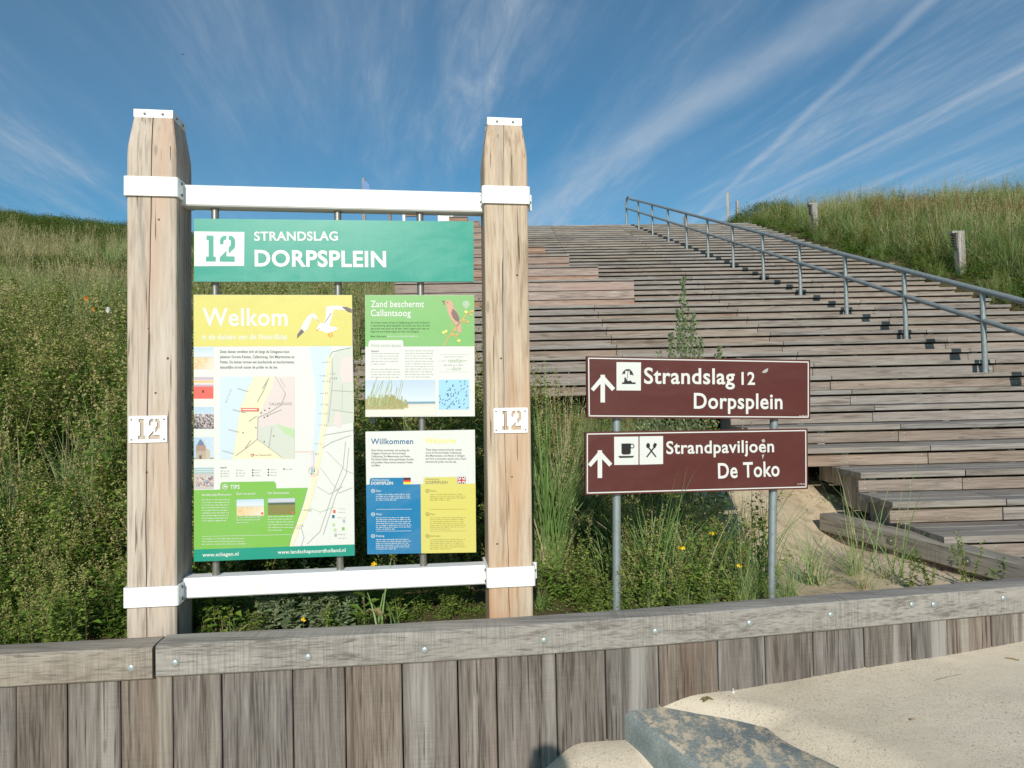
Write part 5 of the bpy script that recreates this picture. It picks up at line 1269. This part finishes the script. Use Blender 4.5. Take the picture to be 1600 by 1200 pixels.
plant_at('weed', plume_weed(R_, .8, [(0, .82), (.03, .7)]), ('greyleaf', 'stem'), 999, 0, 4.6, 'smallest weed tip above the pictogram of the upper brown sign', z=0.80)
for i, (px, h, n, lab) in enumerate(((418, .31, 4, 'leafy goosefoot below the white lower crossbar, left of the middle'), (455, .29, 3, 'bushy goosefoot between two others under the lower crossbar'), (497, .37, 4, 'tallest goosefoot below the crossbar, its tip touching the white bar'), (535, .24, 3, 'thin goosefoot left of the withered brown leaf'))):
    plant_at('goosefoot', goosefoot(R_, h, n, .034, .080), ('greyleaf', 'stem'), px, 0, 3.22, lab, group='goosefoot plants under the information board')
mb = MB()
for i in range(9): leaf(mb, Vector((0, 0, .05+.025*i)), rdir(R_, .9), .11, .026, 0, .3, R_)
for i in range(3): leaf(mb, Vector((.03, -.03, .12)), Vector((.8, -.4, -.1+.1*i)), .10, .035, 1, .3, R_)
stalk(mb, Vector((0, 0, 0)), Vector((0, 0, .28)), .007, 2)
plant_at('dock_plant', mb, ('bramble', 'rust', 'stem'), 563, 0, 3.22, 'green plant with a withered brown leaf below the crossbar')
def grass_tuft(r, n, h, w, spread=.3, straw=.1): return marram(r, h, n, w, spread, straw, 0)
plant_at('grass_tuft', grass_tuft(R_, 9, .40, .008, .22), ('marram', 'straw'), 600, 0, 3.16, 'few long upright blades under the lower crossbar, right of the withered leaf', 'grass tuft')
plant_at('grass_tuft', grass_tuft(R_, 12, .26, .006, .7), ('marram', 'straw'), 350, 0, 3.15, 'sprawling grass blades beside the foot of the left oak post', 'grass tuft')
plant_at('grass_tuft', grass_tuft(R_, 150, 1.35, .008, .17, .05), ('marram', 'straw'), 852, 0, 4.3, 'tall blue green grass tuft right against the right oak post', 'grass tuft')
plant_at('grass_tuft', marram(R_, 1.0, 40, .006, .25, .9, 14), ('marram', 'straw'), 876, 0, 4.9, 'reddish straw grass with fine seed heads beside the tall green tuft', 'grass tuft')
plant_at('grass_tuft', grass_tuft(R_, 110, .80, .0065, .36, .15), ('marram', 'straw'), 1020, 0, 3.62, 'spreading grass tuft under the lower brown sign near its left post', 'grass tuft')
plant_at('grass_tuft', grass_tuft(R_, 90, .70, .0065, .5, .15), ('marram', 'straw'), 1085, 0, 3.72, 'arching grass tuft under the middle of the lower brown sign', 'grass tuft')
plant_at('grass_tuft', grass_tuft(R_, 70, .68, .006, .33, .3), ('marram', 'straw'), 1180, 0, 3.75, 'upright grass tuft beside the right post of the brown signs', 'grass tuft')
plant_at('grass_tuft', grass_tuft(R_, 60, .50, .005, .6, .25), ('marram', 'straw'), 1262, 0, 3.85, 'loose arching tuft on the sand, right of the sign post', 'grass tuft')
plant_at('grass_tuft', grass_tuft(R_, 34, .62, .005, .55, .2), ('marram', 'straw'), 1330, 0, 4.05, 'thin blades arching over the bare sand before the timber kerb', 'grass tuft')
plant_at('grass_tuft', grass_tuft(R_, 16, .75, .005, .35, .2), ('marram', 'straw'), 1385, 0, 3.95, 'sparse long blades crossing the timber kerb', 'grass tuft')
plant_at('grass_tuft', grass_tuft(R_, 22, .30, .005, .8, .2), ('marram', 'straw'), 1560, 0, 3.75, 'low grass blades leaning over the cap at the right edge', 'grass tuft')
for (px, Y, h, n, lab) in ((1407, 3.72, .30, 4, 'upright bushy herb in front of the timber kerb, left one'), (1500, 3.74, .36, 4, 'tallest herb spike before the lowest steps'), (1445, 3.70, .16, 4, 'low herb cluster between the two taller ones at the kerb'), (1552, 3.72, .17, 3, 'small herb spike near the right edge above the cap')):
    plant_at('herb', goosefoot(R_, h, n, .013, .030), ('leaf', 'stem'), px, 0, Y, lab, group='herbs growing behind the cap at right')
for (px, py, Y, lab) in ((1228, 770, 5.0, 'small bright herb on top of the sand bank behind the sign post'), (1287, 779, 5.0, 'tiny bright green herb at the mouth of the dark gap under the steps')):
    q = at_y(px, py, Y); o = lowherb(R_, 70).build('herb', M['bramble'], None, (q.x, Y, q.z-.03)); o.scale = (.45,)*3; tag(o, lab, 'plant')
# flowers
def flower(px, py, Y, k, mat, lab, rr_=.011):
    q = at_y(px, py, Y); mb = MB(); r = R_
    for j in range(3):
        c = Vector((r.uniform(-.014, .014), 0, r.uniform(-.012, .012)))*(1 if j else 0)
        for i in range(5): a = i*1.256+j; leaf(mb, c, Vector((math.cos(a), -.5, math.sin(a))), rr_, rr_*.9, 0, 0, r)
    stalk(mb, Vector((0, 0, -.10)), Vector((0, 0.002, 0)), .003, 1)
    o = mb.build('flower', [M[mat], M['stem']], None, q); tag(o, lab, 'flower'); return o
flower(1058, 927, 3.42, 1, 'petal', 'yellow flower just above the cap, left of centre under the brown signs'); flower(1157, 885, 3.5, 1, 'petal', 'yellow flower left of the right sign post'); flower(1065, 856, 3.5, 1, 'petal', 'yellow flower halfway up the grass below the lower brown sign', .011)
flower(1113, 832, 3.6, 1, 'petal', 'yellow flower in grass under the middle of the brown sign', .010); flower(583, 882, 3.3, 1, 'petal', 'yellow flower just below the blue panel', .014)
flower(136, 466, 6.0, 1, 'petal_o', 'orange flower high in the herbs left of the left oak post', .024); flower(145, 483, 6.0, 1, 'petal_o', 'smaller orange flower below the bright one at left', .014)
flower(169, 484, 6.0, 1, 'petal_w', 'white flower head close to the left oak post', .03); flower(583, 657, 4.0, 1, 'petal_w', 'white flower head peeping under the green and white panel', .022); flower(474, 966, 3.15, 1, 'petal', 'small yellow bloom low among the goosefoot plants', .009)

# ------------------------------------------------------------------ small things on the sand, bird
q = at_z(1146, 1087, .245); mb = MB(); mb.tube([(0, 0, 0), (.008, .030, .001)], .0045, 8); tag(mb.build('cigarette_end', M['white'], None, (q.x, q.y, path_z(q.x, q.y)+.006)), 'white cigarette end lying on sand by the planks', 'litter')
xx = on_path(1103, 1085, CW+.02); q = Vector((xx, ywall_s(xx)-CW-.03, 0)); q.z = path_z(q.x, q.y); mb = MB()
for a in (0.1, 1.0, 2.0, 3.0, 4.2): leaf(mb, Vector((0, 0, .012)), Vector((math.cos(a), math.sin(a)*.6, .12)), .032, .020, 0, .3, R_)
tag(mb.build('dry_leaf', M['stem'], None, (q.x, q.y-.01, q.z+.0)), 'curled dark dry leaf at the foot of the planks', 'leaf')
for (px, py, L_, w_, an, mt, lab) in ((1243, 1064, .05, .006, -.5, 'straw', 'pale splinter lying at the foot of the planks'), (1484, 1078, .17, .002, .35, 'stem', 'thin dark straw lying on the sand at right'), (1583, 1056, .05, .006, -.7, 'rust', 'short brown twig on sand near the right edge'), (1426, 1139, .022, .006, .3, 'rust', 'small reddish scrap in the middle of the sand')):
    q = at_z(px, py, .25); mb = MB(); mb.tube([(-L_/2*math.cos(an), -L_/2*math.sin(an), 0), (0, .002, .002), (L_/2*math.cos(an), L_/2*math.sin(an), 0)], w_/2, 6)
    tag(mb.build('twig', M[mt], None, (q.x, q.y, path_z(q.x, q.y)+w_/2+.001)), lab, 'twig')
q = at_y(285, 85, 45); mb = MB(); mb.add([(-.16, 0, .06), (0, 0, 0), (0, .06, .0), (-.1, .06, .05), (.16, 0, .06), (.1, .06, .05), (-.03, -.02, -.02), (.03, -.02, -.02), (0, .1, 0), (0, -.08, .0)], [(0, 1, 2, 3), (1, 4, 5, 2), (6, 7, 9), (6, 9, 1), (7, 1, 9), (6, 8, 7)])
tag(mb.build('bird', M['black'], None, q), 'tiny dark bird high in the sky above the left post', 'bird')

# ------------------------------------------------------------------ the photographer, whose shadow falls on the planks
M['skin'] = flatmat('skin', (.55, .33, .24, 1), .5); M['coat'] = flatmat('blue_coat', srgb(52, 62, 84), .8); M['hair'] = flatmat('brown_hair', (.06, .04, .03, 1), .7)
M['trousers'] = flatmat('grey_trousers', srgb(70, 68, 66), .8); M['camera_body'] = flatmat('camera_black', (.02, .02, .02, 1), .4)
def skin_mesh(name, V, E, Rd, mat, parent, lvl=2):
    me = bpy.data.meshes.new(name); me.from_pydata(V, E, []); o = link(name, me, parent)
    o.modifiers.new('s', 'SKIN'); sd_ = me.skin_vertices.new() if not me.skin_vertices else me.skin_vertices
    lay = me.skin_vertices[0].data
    for i, r in enumerate(Rd): lay[i].radius = (r, r) if not isinstance(r, tuple) else r
    lay[0].use_root = True
    o.modifiers.new('b', 'SUBSURF').levels = lvl; o.modifiers['b'].render_levels = lvl
    dg = bpy.context.evaluated_depsgraph_get(); m2 = bpy.data.meshes.new_from_object(o.evaluated_get(dg)); o.modifiers.clear(); o.data = m2
    m2.materials.clear(); m2.materials.append(M[mat])
    for p_ in m2.polygons: p_.use_smooth = True
    return o
pz = path_z(0, -0.3)
pr = tag(empty('person', loc=(0, -.30, pz)), 'photographer whose head casts the round shadow on the planks, holding a camera', 'person')
H = 1.755-pz
k = H/1.755
V = [(0, -.02, .95), (0, -.02, 1.15), (0, 0, 1.38), (0, .01, 1.50), (0, .02, 1.58), (0, .025, 1.66),
     (-.19, .0, 1.43), (-.25, .04, 1.20), (-.12, .16, 1.42), (-.07, .19, 1.52), (.19, .0, 1.43), (.25, .04, 1.20), (.12, .16, 1.42), (.07, .19, 1.52),
     (-.10, -.02, .88), (-.11, .0, .48), (-.12, -.03, .09), (-.14, .10, .035), (.10, -.02, .88), (.11, .0, .48), (.12, -.03, .09), (.14, .10, .035)]
E = [(0, 1), (1, 2), (2, 3), (3, 4), (4, 5), (2, 6), (6, 7), (7, 8), (8, 9), (2, 10), (10, 11), (11, 12), (12, 13), (0, 14), (14, 15), (15, 16), (16, 17), (0, 18), (18, 19), (19, 20), (20, 21)]
Rd = [(.15, .11), (.14, .10), (.15, .10), .055, (.078, .09), (.070, .085), .06, .045, .034, .028, .06, .045, .034, .028, .085, .06, .042, .035, .085, .06, .042, .035]
V = [(x, y, z*k) for x, y, z in V]
skin_mesh('body', V, E, Rd, 'skin', pr)
def sub(ids, grow, nm, mt):
    mp = {q: i for i, q in enumerate(ids)}; skin_mesh(nm, [V[q] for q in ids], [(mp[a_], mp[b_]) for a_, b_ in E if a_ in mp and b_ in mp], [tuple(np.array(Rd[q])+grow) if isinstance(Rd[q], tuple) else Rd[q]+grow for q in ids], mt, pr)
sub([0, 1, 2, 6, 7, 8, 10, 11, 12], .014, 'jacket', 'coat'); sub([0, 14, 15, 16, 18, 19, 20], .012, 'trousers', 'trousers')
mb = MB(); 
vs = []; n = 14
for i in range(7):
    e = i/6*math.pi/2
    for j in range(n): a = 2*math.pi*j/n; vs.append((.088*math.cos(a)*math.cos(e), .015+.10*math.sin(a)*math.cos(e)-.01, 1.655*k+.105*math.sin(e)-(.05 if math.sin(a) < 0 else 0)*math.cos(e)))
mb.add(vs, [(i*n+j, i*n+(j+1) % n, (i+1)*n+(j+1) % n, (i+1)*n+j) for i in range(6) for j in range(n)], 0, True); mb.build('hair', M['hair'], pr)
for s in (-1, 1):
    mb = MB(); mb.dome((s*.03, .105, 1.635*k), (0, 1, 0), .012, .006, 10); mb.build('eye', M['petal_w'], pr)
    for f in range(4):
        x0 = s*.070; z0 = (1.535+.018*f)*k
        MB().tube([(x0, .185, z0), (x0-s*.012, .215, z0+.004), (x0-s*.034, .226, z0+.004), (x0-s*.045, .222, z0)], .009, 7, 0, True, .007).build('finger', M['skin'], pr)
    MB().tube([(s*.075, .18, 1.525*k), (s*.05, .165, 1.53*k), (s*.03, .165, 1.54*k)], .010, 7, 0, True, .008).build('thumb', M['skin'], pr)
MB().tube([(0, .10, 1.625*k), (0, .128, 1.605*k), (0, .108, 1.598*k)], .011, 8).build('nose', M['skin'], pr)
MB().tube([(-.022, .104, 1.575*k), (0, .112, 1.573*k), (.022, .104, 1.575*k)], .005, 6).build('mouth', M['skin'], pr)
cm = tag(empty('photo_camera', loc=(0, -.30+.225, 1.6)), 'black camera held up to the photographer\'s face', 'camera')
mb = MB(); mb.cbox('x', -.020, .012, -.04, .035, -.062, .062, .005); mb.build('camera_body', M['camera_body'], cm)
mb = MB(); mb.cbox('x', -.02, .012, .036, .052, -.02, .02, .004); mb.build('viewfinder', M['camera_body'], cm)
MB().tube([(0, .013, 0), (0, .04, 0)], .030, 18).build('lens', M['camera_body'], cm)
